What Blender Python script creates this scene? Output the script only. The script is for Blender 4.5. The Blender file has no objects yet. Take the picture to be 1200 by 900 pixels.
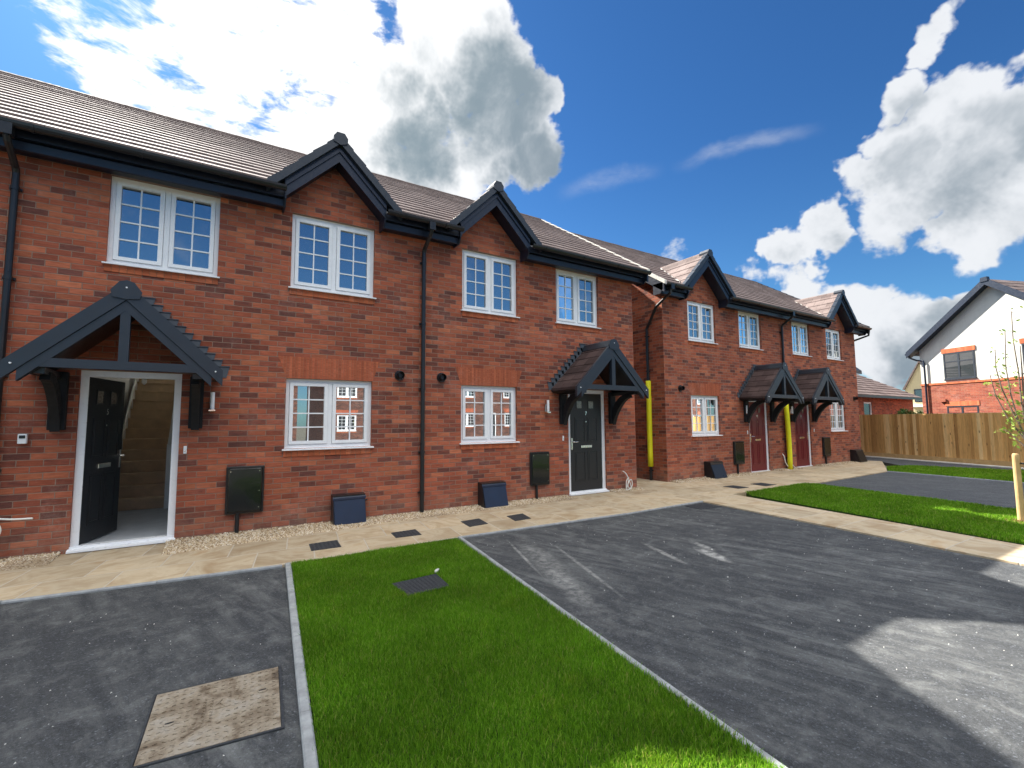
import bpy, math, random
import numpy as np
from mathutils import Vector, Matrix
random.seed(7); rng = np.random.default_rng(7)
sc = bpy.context.scene; COL = sc.collection
R = math.radians

# ------------------------------------------------------------------ node helpers
class NT:
    def __init__(s, name):
        s.mat = bpy.data.materials.new(name); s.mat.use_nodes = True
        s.t = s.mat.node_tree; s.t.nodes.clear()
        s.out = s.n('ShaderNodeOutputMaterial')
    def n(s, typ, **kw):
        nd = s.t.nodes.new(typ)
        for k, v in kw.items(): setattr(nd, k, v)
        return nd
    def put(s, sock, v):
        if isinstance(v, bpy.types.NodeSocket): s.t.links.new(v, sock)
        elif v is not None:
            if hasattr(sock.default_value, '__len__') and not hasattr(v, '__len__'): v = (v,)*len(sock.default_value)
            if hasattr(v, '__len__') and len(v) == 3 and len(sock.default_value) == 4: v = (*v, 1)
            sock.default_value = v
    def m(s, op, a, b=None, c=None, clamp=False):
        nd = s.n('ShaderNodeMath', operation=op, use_clamp=clamp)
        for i, v in enumerate((a, b, c)):
            if v is not None: s.put(nd.inputs[i], v)
        return nd.outputs[0]
    def vm(s, op, a, b=None, out=0):
        nd = s.n('ShaderNodeVectorMath', operation=op)
        s.put(nd.inputs[0], a)
        if b is not None:
            if op == 'SCALE': s.put(nd.inputs['Scale'], b)
            else: s.put(nd.inputs[1], b)
        return nd.outputs[out]
    def noise(s, vec, scale, detail=4, rough=.55, dist=0, out=0):
        nd = s.n('ShaderNodeTexNoise'); s.put(nd.inputs['Vector'], vec)
        nd.inputs['Scale'].default_value = scale; nd.inputs['Detail'].default_value = detail
        nd.inputs['Roughness'].default_value = rough; nd.inputs['Distortion'].default_value = dist
        return nd.outputs[out]
    def vor(s, vec, scale, out='Distance', feature='F1'):
        nd = s.n('ShaderNodeTexVoronoi', feature=feature); s.put(nd.inputs['Vector'], vec)
        nd.inputs['Scale'].default_value = scale
        return nd.outputs[out]
    def ramp(s, f, stops, interp='LINEAR'):
        nd = s.n('ShaderNodeValToRGB'); s.put(nd.inputs[0], f); cr = nd.color_ramp; cr.interpolation = interp
        while len(cr.elements) < len(stops): cr.elements.new(.5)
        for e, (p, c) in zip(cr.elements, stops):
            e.position = p; e.color = (*c, 1) if hasattr(c, '__len__') else (c, c, c, 1)
        return nd.outputs[0]
    def mix(s, f, a, b, mode='MIX'):
        nd = s.n('ShaderNodeMix', data_type='RGBA', blend_type=mode); nd.clamp_factor = True
        s.put(nd.inputs[0], f); s.put(nd.inputs[6], a); s.put(nd.inputs[7], b)
        return nd.outputs[2]
    def mr(s, v, a, b, c=0, d=1, smooth=False):
        nd = s.n('ShaderNodeMapRange', interpolation_type='SMOOTHSTEP' if smooth else 'LINEAR')
        for i, x in enumerate((v, a, b, c, d)): s.put(nd.inputs[i], x)
        return nd.outputs[0]
    def pos(s): return s.n('ShaderNodeNewGeometry').outputs['Position']
    def nrm(s): return s.n('ShaderNodeNewGeometry').outputs['True Normal']
    def sep(s, v):
        nd = s.n('ShaderNodeSeparateXYZ'); s.put(nd.inputs[0], v); return nd.outputs
    def comb(s, x=0, y=0, z=0):
        nd = s.n('ShaderNodeCombineXYZ')
        for i, v in enumerate((x, y, z)): s.put(nd.inputs[i], v)
        return nd.outputs[0]
    def wn(s, v, out='Value'):
        nd = s.n('ShaderNodeTexWhiteNoise', noise_dimensions='3D'); s.put(nd.inputs['Vector'], v); return nd.outputs[out]
    def bsdf(s, col, rough=.8, spec=.5, metal=0, bump=None, bdist=.01, bstr=1, **kw):
        p = s.n('ShaderNodeBsdfPrincipled')
        s.put(p.inputs['Base Color'], col); s.put(p.inputs['Roughness'], rough)
        s.put(p.inputs['Specular IOR Level'], spec); s.put(p.inputs['Metallic'], metal)
        for k, v in kw.items(): s.put(p.inputs[k], v)
        if bump is not None:
            b = s.n('ShaderNodeBump'); s.put(b.inputs['Height'], bump); b.inputs['Distance'].default_value = bdist
            b.inputs['Strength'].default_value = bstr; s.t.links.new(b.outputs[0], p.inputs['Normal'])
        s.t.links.new(p.outputs[0], s.out.inputs[0]); return p

def wall_uv(t):
    p = t.sep(t.pos()); n = t.sep(t.nrm())
    side = t.m('GREATER_THAN', t.m('ABSOLUTE', n[0]), .5)
    u = t.m('ADD', t.m('MULTIPLY', p[0], t.m('SUBTRACT', 1, side)), t.m('MULTIPLY', p[1], side))
    return u, p[2]

def P_z(t, P): return t.sep(P)[2]
def brick_mat(name, tones, bw=.225, bh=.075, mort=(.33, .215, .16), jw=.0050, bond=.5):
    t = NT(name); u, z = wall_uv(t)
    P = t.pos()
    wob = t.m('MULTIPLY', t.m('SUBTRACT', t.noise(P, 26, 2), .5), .005)
    u = t.m('ADD', u, wob); z = t.m('ADD', z, wob)
    row = t.m('FLOOR', t.m('DIVIDE', z, bh))
    uu = t.m('ADD', t.m('DIVIDE', u, bw), t.m('MULTIPLY', t.m('FLOORED_MODULO', row, 2), bond))
    colm = t.m('FLOOR', uu)
    fu = t.m('MULTIPLY', t.m('FRACT', uu), bw); fz = t.m('MULTIPLY', t.m('FRACT', t.m('DIVIDE', z, bh)), bh)
    du = t.m('MINIMUM', fu, t.m('SUBTRACT', bw, fu)); dz = t.m('MINIMUM', fz, t.m('SUBTRACT', bh, fz))
    dd = t.m('MINIMUM', du, dz)
    dd = t.m('ADD', dd, t.m('MULTIPLY', t.m('SUBTRACT', t.noise(P, 60, 3), .5), .004))
    face = t.mr(dd, jw*.6, jw*1.25, 0, 1, True)
    cell = t.comb(colm, row, 0)
    r1 = t.wn(cell); r2 = t.wn(t.comb(row, colm, 5))
    smear = t.noise(t.comb(t.m('MULTIPLY', u, 9), t.m('MULTIPLY', z, 26), t.m('MULTIPLY', r2, 30)), 1, 4, .7)
    tone = t.m('ADD', r1, t.m('MULTIPLY', t.m('SUBTRACT', smear, .5), .55), clamp=True)
    col = t.ramp(tone, tones)
    col = t.mix(1, col, t.ramp(r2, [(0, .84), (1, 1.16)]), 'MULTIPLY')
    drag = t.noise(t.comb(t.m('MULTIPLY', u, 7), t.m('MULTIPLY', z, 60), t.m('MULTIPLY', r1, 30)), 1, 5, .65)
    col = t.mix(1, col, t.ramp(drag, [(.3, .72), (.7, 1.22)]), 'MULTIPLY')
    big = t.noise(P, .55, 4, .6)
    col = t.mix(1, col, t.ramp(big, [(.3, .82), (.7, 1.16)]), 'MULTIPLY')
    mc = t.mix(t.noise(P, 9, 4), mort, tuple(c*.62 for c in mort))
    c = t.mix(face, mc, col)
    # faint lime bloom patches
    bl = t.m('MULTIPLY', t.mr(t.noise(P, 1.7, 6, .7), .52, .75, 0, .34), t.mr(t.noise(P, 19, 5, .75), .4, .62))
    c = t.mix(bl, c, (.5, .38, .32))
    spl = t.m('MULTIPLY', t.mr(P_z(t, P), .45, -.02, 0, .42, True), t.mr(t.noise(P, 8, 6, .75), .35, .65))
    c = t.mix(spl, c, (.34, .24, .17))
    h = t.m('ADD', face, t.m('MULTIPLY', t.noise(P, 120, 3), .35))
    t.bsdf(c, .88, .25, bump=h, bdist=.006, bstr=.8)
    return t.mat

RED = [(0, (.14, .054, .042)), (.10, (.185, .062, .044)), (.22, (.265, .075, .045)), (.5, (.345, .092, .049)), (.8, (.39, .112, .058)), (1, (.44, .140, .070))]
MB_ = {}
MB_['brick'] = brick_mat('brick', RED)
MB_['brick_far'] = brick_mat('brick_far', [(0, (.22, .055, .034)), (.5, (.27, .072, .042)), (1, (.32, .095, .052))])
MB_['brick_opp'] = brick_mat('brick_brown', [(0, (.06, .03, .025)), (.5, (.13, .05, .034)), (1, (.17, .065, .042))])
MB_['arch'] = brick_mat('gauged_brick', [(0, (.38, .098, .048)), (1, (.44, .12, .057))], bw=.038, bh=5.1, jw=.0018, mort=(.38, .17, .10), bond=0)
MB_['sillbrick'] = brick_mat('sill_brick', [(0, (.43, .11, .048)), (1, (.49, .14, .060))], bw=.075, bh=5.3, jw=.003, mort=(.36, .16, .09), bond=0)

def simple(name, col, rough=.6, spec=.5, metal=0, var=.08, nscale=6, bump=0, bscale=80, **kw):
    t = NT(name); P = t.pos()
    c = t.mix(1, col, t.ramp(t.noise(P, nscale, 5, .6), [(.25, 1-var), (.75, 1+var)]), 'MULTIPLY')
    t.bsdf(c, t.mr(t.noise(P, nscale*3, 4), .3, .7, rough*.85, min(1, rough*1.15)), spec, metal,
           bump=t.noise(P, bscale, 3) if bump else None, bdist=bump or .01, **kw)
    return t.mat
M = MB_
M['navy'] = simple('navy_painted_trim', (.009, .0145, .030), .38, .5, var=.15)
M['grey'] = simple('dark_grey_painted_trim', (.020, .027, .038), .42, .5, var=.12)
M['bracket'] = simple('black_stained_timber', (.014, .015, .017), .62, .25, var=.25)
def frosted():
    t = NT('frosted_glass'); a = t.n('ShaderNodeBsdfTranslucent'); t.put(a.inputs[0], (.85, .87, .88, 1)); t.t.links.new(a.outputs[0], t.out.inputs[0]); return t.mat
M['frosted'] = frosted()
M['lead'] = simple('lead_flashing', (.075, .088, .105), .6, .4, var=.2)
M['black'] = simple('black_plastic', (.012, .013, .015), .32, .5, var=.2)
M['blackgloss'] = simple('black_gloss_plastic', (.010, .011, .011), .12, .6, var=.1, bump=.002, bscale=5)
M['bluebox'] = simple('dark_blue_plastic', (.009, .019, .045), .38, .5, var=.15)
M['upvc'] = simple('white_frame_plastic', (.84, .85, .86), .3, .5, var=.03)
M['white'] = simple('white_wall_paint', (.86, .85, .82), .7, .3, var=.04)
M['doorblack'] = simple('black_door', (.016, .017, .019), .4, .5, var=.1, nscale=30)
M['doorred'] = simple('red_door', (.135, .007, .014), .38, .5, var=.08, nscale=30)
M['chrome'] = simple('polished_metal', (.78, .78, .76), .2, .5, 1, var=.04)
M['lintel'] = simple('weathered_lintel', (.16, .14, .12), .8, .3, var=.35, nscale=9)
M['cream'] = simple('cream_mortar', (.72, .68, .6), .8, .3, var=.15, nscale=12, bump=.004)
M['concrete'] = simple('concrete_edging', (.30, .31, .31), .85, .3, var=.28, nscale=14, bump=.004)
M['yellow'] = simple('yellow_foam', (.80, .78, .015), .6, .4, var=.06, nscale=5, bump=.003, bscale=20)
M['cable'] = simple('white_cable', (.75, .74, .68), .5, .4)
M['hallfloor'] = simple('hall_screed', (.48, .50, .52), .8, .3, var=.1)
M['stairwood'] = simple('stair_timber', (.66, .50, .33), .7, .3, var=.2, nscale=5)
M['cover'] = simple('dark_iron_cover', (.045, .05, .055), .6, .4, .2, var=.25, nscale=30, bump=.003, bscale=60)
M['render'] = simple('cream_render', (.58, .575, .53), .9, .2, var=.05, nscale=1.5, bump=.004, bscale=60)
def rend():
    t = NT('stained_render'); P = t.pos(); p = t.sep(P)
    st = t.noise(t.comb(t.m('MULTIPLY', p[0], 3), t.m('MULTIPLY', p[1], 3), t.m('MULTIPLY', p[2], .35)), 1.5, 6, .7)
    c = t.mix(t.mr(st, .48, .72, 0, .4), (.56, .555, .51), (.42, .42, .37)); c = t.mix(1, c, t.ramp(t.noise(P, .9, 4), [(.3, .93), (.7, 1.05)]), 'MULTIPLY')
    t.bsdf(c, .9, .2, bump=t.noise(P, 60, 3), bdist=.004); return t.mat
M['render'] = rend()
M['creamwall'] = simple('yellow_render', (.66, .54, .32), .9, .2, var=.05)
M['postwood'] = simple('round_post_timber', (.50, .33, .15), .75, .3, var=.2, nscale=8)
M['bark'] = simple('sapling_bark', (.16, .12, .09), .85, .2, var=.3, nscale=30)
M['stone'] = simple('pale_pebble', (.6, .58, .54), .85, .3, var=.2, nscale=40)
M['soil'] = simple('bark_mulch', (.22, .12, .06), .95, .1, var=.4, nscale=40)

def glass_mat(name, tint=(.04, .047, .05), refl=.37):
    t = NT(name); P = t.pos()
    b = t.n('ShaderNodeBump'); t.put(b.inputs['Height'], t.noise(P, 2.2, 1, .3)); b.inputs['Distance'].default_value = .00025
    d = t.n('ShaderNodeBsdfDiffuse'); t.put(d.inputs[0], (*tint, 1))
    g = t.n('ShaderNodeBsdfGlossy'); t.put(g.inputs['Color'], (.9, .95, 1, 1)); g.inputs['Roughness'].default_value = .01
    t.t.links.new(b.outputs[0], g.inputs['Normal'])
    lw = t.n('ShaderNodeLayerWeight'); lw.inputs[0].default_value = .35
    f = t.m('ADD', refl, t.m('MULTIPLY', lw.outputs['Fresnel'], .5), clamp=True)
    mx = t.n('ShaderNodeMixShader'); t.put(mx.inputs[0], f)
    t.t.links.new(d.outputs[0], mx.inputs[1]); t.t.links.new(g.outputs[0], mx.inputs[2])
    t.t.links.new(mx.outputs[0], t.out.inputs[0]); return t.mat
M['glass'] = glass_mat('window_glass')
M['glassdoor'] = simple('obscure_glass', (.20, .17, .14), .15, .6, var=.5, nscale=40)
M['glassdark'] = glass_mat('dark_window_glass', refl=.12)

def tile_mat(name, axis, cols, spec=.12, rough=.8):
    """concrete plain tiles; row index comes from height, column from the run of the roof"""
    t = NT(name); P = t.pos(); p = t.sep(P)
    row = t.m('FLOOR', t.m('DIVIDE', t.m('SUBTRACT', p[2], .02), .166))
    u = t.m('ADD', t.m('DIVIDE', p[axis], .30), t.m('MULTIPLY', row, .5))
    r = t.wn(t.comb(t.m('FLOOR', u), row, 2))
    f = t.m('FRACT', u); e = t.m('MINIMUM', f, t.m('SUBTRACT', 1, f)); gap = t.mr(e, .004, .016)
    c = t.ramp(r, cols)
    c = t.mix(1, c, t.ramp(t.noise(P, 1.2, 5, .65), [(.3, .80), (.7, 1.18)]), 'MULTIPLY')
    c = t.mix(gap, tuple(x*.62 for x in cols[0][1]), c)
    h = t.m('ADD', t.m('MULTIPLY', gap, 1.), t.m('MULTIPLY', t.noise(P, 90, 3), .3))
    t.bsdf(c, rough, spec, bump=h, bdist=.006)
    return t.mat
TC = [(0, (.13, .098, .090)), (.5, (.165, .125, .115)), (1, (.20, .155, .142))]
M['tile'] = tile_mat('brown_roof_tile', 0, TC)
M['tile_side'] = tile_mat('brown_gablet_tile', 1, TC)
M['ridge'] = simple('ridge_tile_clay', (.10, .075, .068), .85, .1, var=.15)
M['tile_dark'] = tile_mat('dark_brown_porch_tile', 1, [(0, (.05, .034, .032)), (.5, (.075, .05, .047)), (1, (.10, .068, .062))])

def paving_mat():
    t = NT('buff_paving'); P = t.pos(); p = t.sep(P)
    w = t.m('MULTIPLY', t.m('SUBTRACT', t.noise(P, 3, 2), .5), .012)
    x = t.m('ADD', p[0], t.m('ADD', w, t.m('MULTIPLY', p[1], -.14))); y = t.m('ADD', t.m('SUBTRACT', p[1], -1.80), w)
    row = t.m('FLOOR', t.m('DIVIDE', y, .60)); uu = t.m('ADD', t.m('DIVIDE', x, .60), t.m('MULTIPLY', row, .5))
    cell = t.comb(t.m('FLOOR', uu), row, 3); r = t.wn(cell)
    fu = t.m('FRACT', uu); fv = t.m('FRACT', t.m('DIVIDE', y, .60))
    e = t.m('MINIMUM', t.m('MINIMUM', fu, t.m('SUBTRACT', 1, fu)), t.m('MINIMUM', fv, t.m('SUBTRACT', 1, fv)))
    j = t.mr(e, .006, .018)
    warp = t.vm('ADD', P, t.vm('SCALE', t.comb(r, t.m('MULTIPLY', r, 7), 0), 9))
    vein = t.noise(warp, 1.6, 6, .62, 1.8)
    c = t.ramp(vein, [(.28, (.34, .235, .13)), (.46, (.43, .335, .215)), (.55, (.50, .41, .28)), (.72, (.42, .29, .16))])
    c = t.mix(1, c, t.ramp(r, [(0, .84), (1, 1.1)]), 'MULTIPLY')
    dirt = t.mr(t.noise(P, 1.1, 6, .7), .5, .75, 0, .4)
    c = t.mix(dirt, c, (.40, .34, .25))
    c = t.mix(j, (.50, .44, .35), c)
    t.bsdf(c, .8, .35, bump=t.m('ADD', j, t.m('MULTIPLY', vein, .8)), bdist=.004)
    return t.mat
M['paving'] = paving_mat()

def tarmac_mat(name, base=.034, dusty=1.0):
    t = NT(name); P = t.pos(); p = t.sep(P)
    c = t.ramp(t.noise(P, 260, 2, .7), [(.3, (base*.42, base*.47, base*.56)), (.55, (base*.95, base*1.05, base*1.2)), (.75, (base*2.6, base*2.75, base*2.9))])
    agg = t.n('ShaderNodeTexVoronoi'); t.put(agg.inputs['Vector'], P); agg.inputs['Scale'].default_value = 110
    c = t.mix(1, c, t.ramp(t.sep(agg.outputs['Color'])[0], [(0, .55), (.6, 1.0), (.93, 1.3), (1, 3.2)]), 'MULTIPLY')
    # tyre-smeared dust: streaks running down the drive, broad clouds, crisp scuffs
    sv = t.comb(t.m('ADD', t.m('MULTIPLY', p[0], 3.2), t.m('MULTIPLY', p[1], .9)), t.m('MULTIPLY', p[1], .55), 0)
    st = t.noise(sv, 2.2, 7, .72, .6)
    cl = t.noise(P, .7, 5, .65, .5)
    d1 = t.m('MULTIPLY', t.mr(st, .42, .74, 0, 1), t.mr(cl, .38, .64, .12, 1))
    patch = t.mr(t.noise(P, 5, 7, .75, .4), .50, .72, 0, 1)
    d = t.m('ADD', t.m('MULTIPLY', d1, .50*dusty), t.m('ADD', .05*dusty, t.m('MULTIPLY', patch, .30*dusty)), clamp=True)
    c = t.mix(d, c, (.29, .295, .28))
    c = t.mix(t.mr(t.noise(t.comb(t.m('MULTIPLY', p[0], 5), t.m('MULTIPLY', p[1], 1.2), 3), 3, 8, .8, 1.), .66, .74, 0, .6*dusty), c, (.36, .35, .32))
    # the pale slurry stain in the middle of the large drive
    s = None
    for (x, y, rx, ry, k) in ((4.75, -4.05, .10, .34, 1), (4.98, -3.75, .07, .26, .7), (4.35, -3.7, .05, .5, .6), (3.0, -3.3, .20, 1.2, .30), (2.72, -4.1, .14, .9, .20), (3.25, -3.6, .03, 1.0, .5), (2.95, -2.9, .025, .8, .5)):
        q = t.m('ADD', t.m('POWER', t.m('DIVIDE', t.m('ADD', t.m('SUBTRACT', p[0], x), t.m('MULTIPLY', t.m('SUBTRACT', p[1], y), -.32)), rx), 2), t.m('POWER', t.m('DIVIDE', t.m('SUBTRACT', p[1], y), ry), 2))
        a = t.m('MULTIPLY', t.m('SUBTRACT', 1, q, clamp=True), k)
        s = a if s is None else t.m('ADD', s, a)
    s = t.m('MULTIPLY', s, t.mr(t.noise(P, 14, 6, .8), .38, .66))
    c = t.mix(t.m('MULTIPLY', s, 1.0, clamp=True), c, (.62, .61, .56))
    sp = t.mr(t.vor(P, 34), .0, .05, 1, 0)
    sp = t.m('MULTIPLY', sp, t.m('GREATER_THAN', t.noise(P, 7, 3), .60))
    c = t.mix(t.m('MULTIPLY', sp, .7), c, (.5, .5, .47))
    t.bsdf(c, .85, .4, bump=t.noise(P, 190, 3, .7), bdist=.006, bstr=.9)
    return t.mat
M['tarmac'] = tarmac_mat('tarmac')
M['tarmac_far'] = tarmac_mat('tarmac_far', .055, .55)
M['ground'] = simple('earth_ground', (.14, .13, .10), .95, .1, var=.3, nscale=.3, bump=.02, bscale=4)
M['turf'] = simple('turf_soil', (.035, .07, .012), .95, .1, var=.35, nscale=12, bump=.01, bscale=60)

def isl_mat(name, stops, rough=.8, spec=.3, trans=0, scale_noise=None):
    t = NT(name); r = t.n('ShaderNodeNewGeometry').outputs['Random Per Island']
    c = t.ramp(r, stops)
    if scale_noise: c = t.mix(1, c, t.ramp(t.noise(t.pos(), scale_noise, 4, .6), [(.3, .75), (.7, 1.25)]), 'MULTIPLY'); c = t.mix(t.mr(t.noise(t.pos(), 3.1, 5, .7), .56, .74, 0, .42), c, t.mix(1, c, (1.7, 1.15, 1.2), 'MULTIPLY'))
    p = t.bsdf(c, rough, spec)
    if trans:
        tr = t.n('ShaderNodeBsdfTranslucent'); t.put(tr.inputs[0], c)
        mx = t.n('ShaderNodeMixShader'); mx.inputs[0].default_value = trans
        t.t.links.new(p.outputs[0], mx.inputs[1]); t.t.links.new(tr.outputs[0], mx.inputs[2]); t.t.links.new(mx.outputs[0], t.out.inputs[0])
    return t.mat
M['grass'] = isl_mat('grass_blade', [(0, (.088, .215, .010)), (.5, (.155, .345, .014)), (.9, (.26, .48, .03)), (1, (.44, .42, .12))], .6, .25, .6, 1.3)
M['leaf'] = isl_mat('sapling_leaf', [(0, (.14, .26, .03)), (1, (.34, .42, .08))], .6, .3, .4)
M['bush'] = isl_mat('bush_leaf', [(0, (.02, .07, .012)), (1, (.06, .14, .02))], .6, .3, .2)
def gbed():
    t = NT('gravel_bed_stones'); v = t.n('ShaderNodeTexVoronoi'); t.put(v.inputs['Vector'], t.pos()); v.inputs['Scale'].default_value = 75
    c = t.ramp(t.sep(v.outputs['Color'])[0], [(0, (.16, .10, .055)), (.4, (.36, .26, .15)), (.75, (.5, .40, .27)), (1, (.62, .56, .46))])
    t.bsdf(c, .85, .3, bump=t.m('MULTIPLY', v.outputs['Distance'], -1), bdist=.012); return t.mat
M['gbed'] = gbed()
M['gravel'] = isl_mat('gravel_stone', [(0, (.20, .13, .07)), (.3, (.46, .34, .20)), (.7, (.62, .50, .34)), (1, (.78, .72, .60))], .8, .3)

def fence_mat():
    t = NT('new_fence_timber'); P = t.pos(); p = t.sep(P)
    r = t.n('ShaderNodeNewGeometry').outputs['Random Per Island']
    c = t.ramp(r, [(0, (.42, .22, .075)), (.35, (.60, .34, .12)), (.75, (.74, .44, .17)), (1, (.84, .60, .30))])
    gr = t.noise(t.comb(t.m('MULTIPLY', p[1], 14), t.m('MULTIPLY', p[2], .9), t.m('MULTIPLY', r, 40)), 1.6, 6, .7, 1.4)
    c = t.mix(1, c, t.ramp(gr, [(.3, .62), (.5, 1), (.7, 1.2)]), 'MULTIPLY')
    k = t.vor(t.comb(t.m('MULTIPLY', p[1], 5), t.m('MULTIPLY', p[2], 1.8), t.m('MULTIPLY', r, 9)), 1.3)
    c = t.mix(t.mr(k, .05, .14, .8, 0), c, (.10, .05, .02))
    t.bsdf(c, .8, .25, bump=gr, bdist=.003); return t.mat
M['fence'] = fence_mat()

def manhole_mat():
    t = NT('rusty_iron'); P = t.pos()
    n = t.noise(P, 6, 6, .7, .6)
    c = t.ramp(n, [(.30, (.07, .052, .038)), (.40, (.18, .135, .09)), (.52, (.33, .275, .20)), (.75, (.42, .39, .34))])
    c = t.mix(t.mr(t.noise(P, 60, 4), .5, .75, 0, .5), c, (.10, .08, .06))
    t.bsdf(c, .7, .4, .25, bump=t.noise(P, 90, 4), bdist=.002); return t.mat
M['manhole'] = manhole_mat()

# ------------------------------------------------------------------ geometry helpers
class MB:
    def __init__(s): s.v = []; s.f = []
    def add(s, vs, fs):
        o = len(s.v); s.v += [tuple(map(float, v)) for v in vs]; s.f += [tuple(o+i for i in f) for f in fs]; return s
    def box(s, x0, x1, y0, y1, z0, z1):
        v = [(x, y, z) for z in (z0, z1) for y in (y0, y1) for x in (x0, x1)]
        return s.add(v, [(0, 2, 3, 1), (4, 5, 7, 6), (0, 1, 5, 4), (2, 6, 7, 3), (0, 4, 6, 2), (1, 3, 7, 5)])
    def bbox(s, x0, x1, y0, y1, z0, z1, b=.006):
        """box with chamfered edges on its long outline"""
        o = len(s.v)
        def ring(e, z): return [(x0+e+b, y0+e, z), (x1-e-b, y0+e, z), (x1-e, y0+e+b, z), (x1-e, y1-e-b, z), (x1-e-b, y1-e, z), (x0+e+b, y1-e, z), (x0+e, y1-e-b, z), (x0+e, y0+e+b, z)]
        rings = [ring(b, z0), ring(0, z0+b), ring(0, z1-b), ring(b, z1)]
        vs = sum(rings, []); fs = [tuple(reversed(range(8)))]
        for k in range(3):
            for i in range(8): j = (i+1) % 8; fs.append((8*k+i, 8*k+j, 8*k+8+j, 8*k+8+i))
        fs.append(tuple(range(24, 32))); return s.add(vs, fs)
    def prism(s, poly, axis, a, b):
        """poly = 2D points; axis 'x': (y,z), 'y': (x,z), 'z': (x,y)"""
        def P(p, t): return {'x': (t, p[0], p[1]), 'y': (p[0], t, p[1]), 'z': (p[0], p[1], t)}[axis]
        n = len(poly); vs = [P(p, a) for p in poly]+[P(p, b) for p in poly]
        fs = [tuple(range(n)), tuple(range(2*n-1, n-1, -1))]+[(i, i+n, (i+1) % n+n, (i+1) % n) for i in range(n)]
        return s.add(vs, fs)
    def tube(s, pts, r, n=10, caps=True):
        pts = [Vector(p) for p in pts]; rr = r if hasattr(r, '__len__') else [r]*len(pts); o = len(s.v); ref = None
        for i, p in enumerate(pts):
            d = ((pts[min(i+1, len(pts)-1)]-p).normalized()+(p-pts[max(i-1, 0)]).normalized()).normalized()
            if ref is None: ref = Vector((0, 0, 1)) if abs(d.z) < .9 else Vector((1, 0, 0))
            u = d.cross(ref).normalized(); w = u.cross(d).normalized(); ref = w
            for k in range(n):
                a = 2*math.pi*k/n; s.v.append(tuple(p+(u*math.cos(a)+w*math.sin(a))*rr[i]))
        for i in range(len(pts)-1):
            for k in range(n):
                j = (k+1) % n; s.f.append((o+i*n+k, o+i*n+j, o+(i+1)*n+j, o+(i+1)*n+k))
        if caps: s.f.append(tuple(o+k for k in reversed(range(n)))); e = o+(len(pts)-1)*n; s.f.append(tuple(e+k for k in range(n)))
        return s
    def quad(s, a, b, c, d): return s.add([a, b, c, d], [(0, 1, 2, 3)])
    def build(s, name, mat, parent=None, org=(0, 0, 0), smooth=False, label=None):
        me = bpy.data.meshes.new(name)
        me.from_pydata([(v[0]-org[0], v[1]-org[1], v[2]-org[2]) for v in s.v], [], s.f); me.update()
        if isinstance(mat, str): mat = M[mat]
        me.materials.append(mat)
        import bmesh
        if len(s.v) < 60000:
            bm = bmesh.new(); bm.from_mesh(me); bmesh.ops.recalc_face_normals(bm, faces=bm.faces); bm.to_mesh(me); bm.free()
        if smooth: me.polygons.foreach_set('use_smooth', [True]*len(me.polygons))
        o = bpy.data.objects.new(name, me); COL.objects.link(o)
        if parent is not None: o.parent = parent
        if label: o['label'] = label
        return o

def tag(o, label=None, cat=None, group=None, kind=None):
    for k, v in (('label', label), ('category', cat), ('group', group), ('kind', kind)):
        if v: o[k] = v
    return o
def empty(name, loc, rz=0):
    o = bpy.data.objects.new(name, None); COL.objects.link(o); o.location = loc; o.rotation_euler = (0, 0, rz); o.empty_display_size = .3; return o
def text_mesh(txt, size, name, mat, parent, loc, rot, depth=.003):
    cu = bpy.data.curves.new(name, 'FONT'); cu.body = txt; cu.size = size; cu.extrude = depth; cu.align_x = 'CENTER'; cu.align_y = 'CENTER'
    tmp = bpy.data.objects.new('tmp', cu); COL.objects.link(tmp)
    me = bpy.data.meshes.new_from_object(tmp.evaluated_get(bpy.context.evaluated_depsgraph_get())); bpy.data.objects.remove(tmp)
    me.materials.clear(); me.materials.append(M[mat])
    o = bpy.data.objects.new(name, me); COL.objects.link(o); o.location = loc; o.rotation_euler = rot; o.parent = parent; return o

# ------------------------------------------------------------------ house builder
PITCH = .667; EY = -.36; EZ = 4.80; RY = 3.78
def roof_z(y): return EZ+(y-EY)*PITCH
RZ = roof_z(RY)

def courses(mb, x0, x1, gab, back=False):
    n = 16; ys = np.linspace(EY, RY, n+1)
    for i in range(n):
        y0, y1 = ys[i], ys[i+1]+.03; z0, z1 = roof_z(y0), roof_z(y1)
        segs = [(x0, x1)]
        for c, hw, za, ms in gab:
            e = max(0, (za-z0-.10)/ms)
            if e <= 0: continue
            new = []
            for a, b in segs:
                if c+e <= a or c-e >= b: new.append((a, b)); continue
                if c-e > a: new.append((a, c-e))
                if c+e < b: new.append((c+e, b))
            segs = new
        if back:
            Y = lambda y: 2*RY-y
            segs = [(x0, x1)]
        else: Y = lambda y: y
        for a, b in segs:
            j = random.uniform(-.002, .002)
            mb.prism([(Y(y0), z0-.035), (Y(y0), z0+.026+j), (Y(y0)+(.008 if not back else -.008), z0+.040+j), (Y(y1), z1+.002), (Y(y1), z1-.04)], 'x', a, b)

def chevron(c, za, m, t, hw, hwi=None):
    """polygon of a rake board: outer apex za, slope m, vertical thickness t, cut vertically at half width hw"""
    return [(c-hw, za-m*hw), (c, za), (c+hw, za-m*hw), (c+hw, za-m*hw-t), (c, za-t), (c-hw, za-m*hw-t)]

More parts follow.
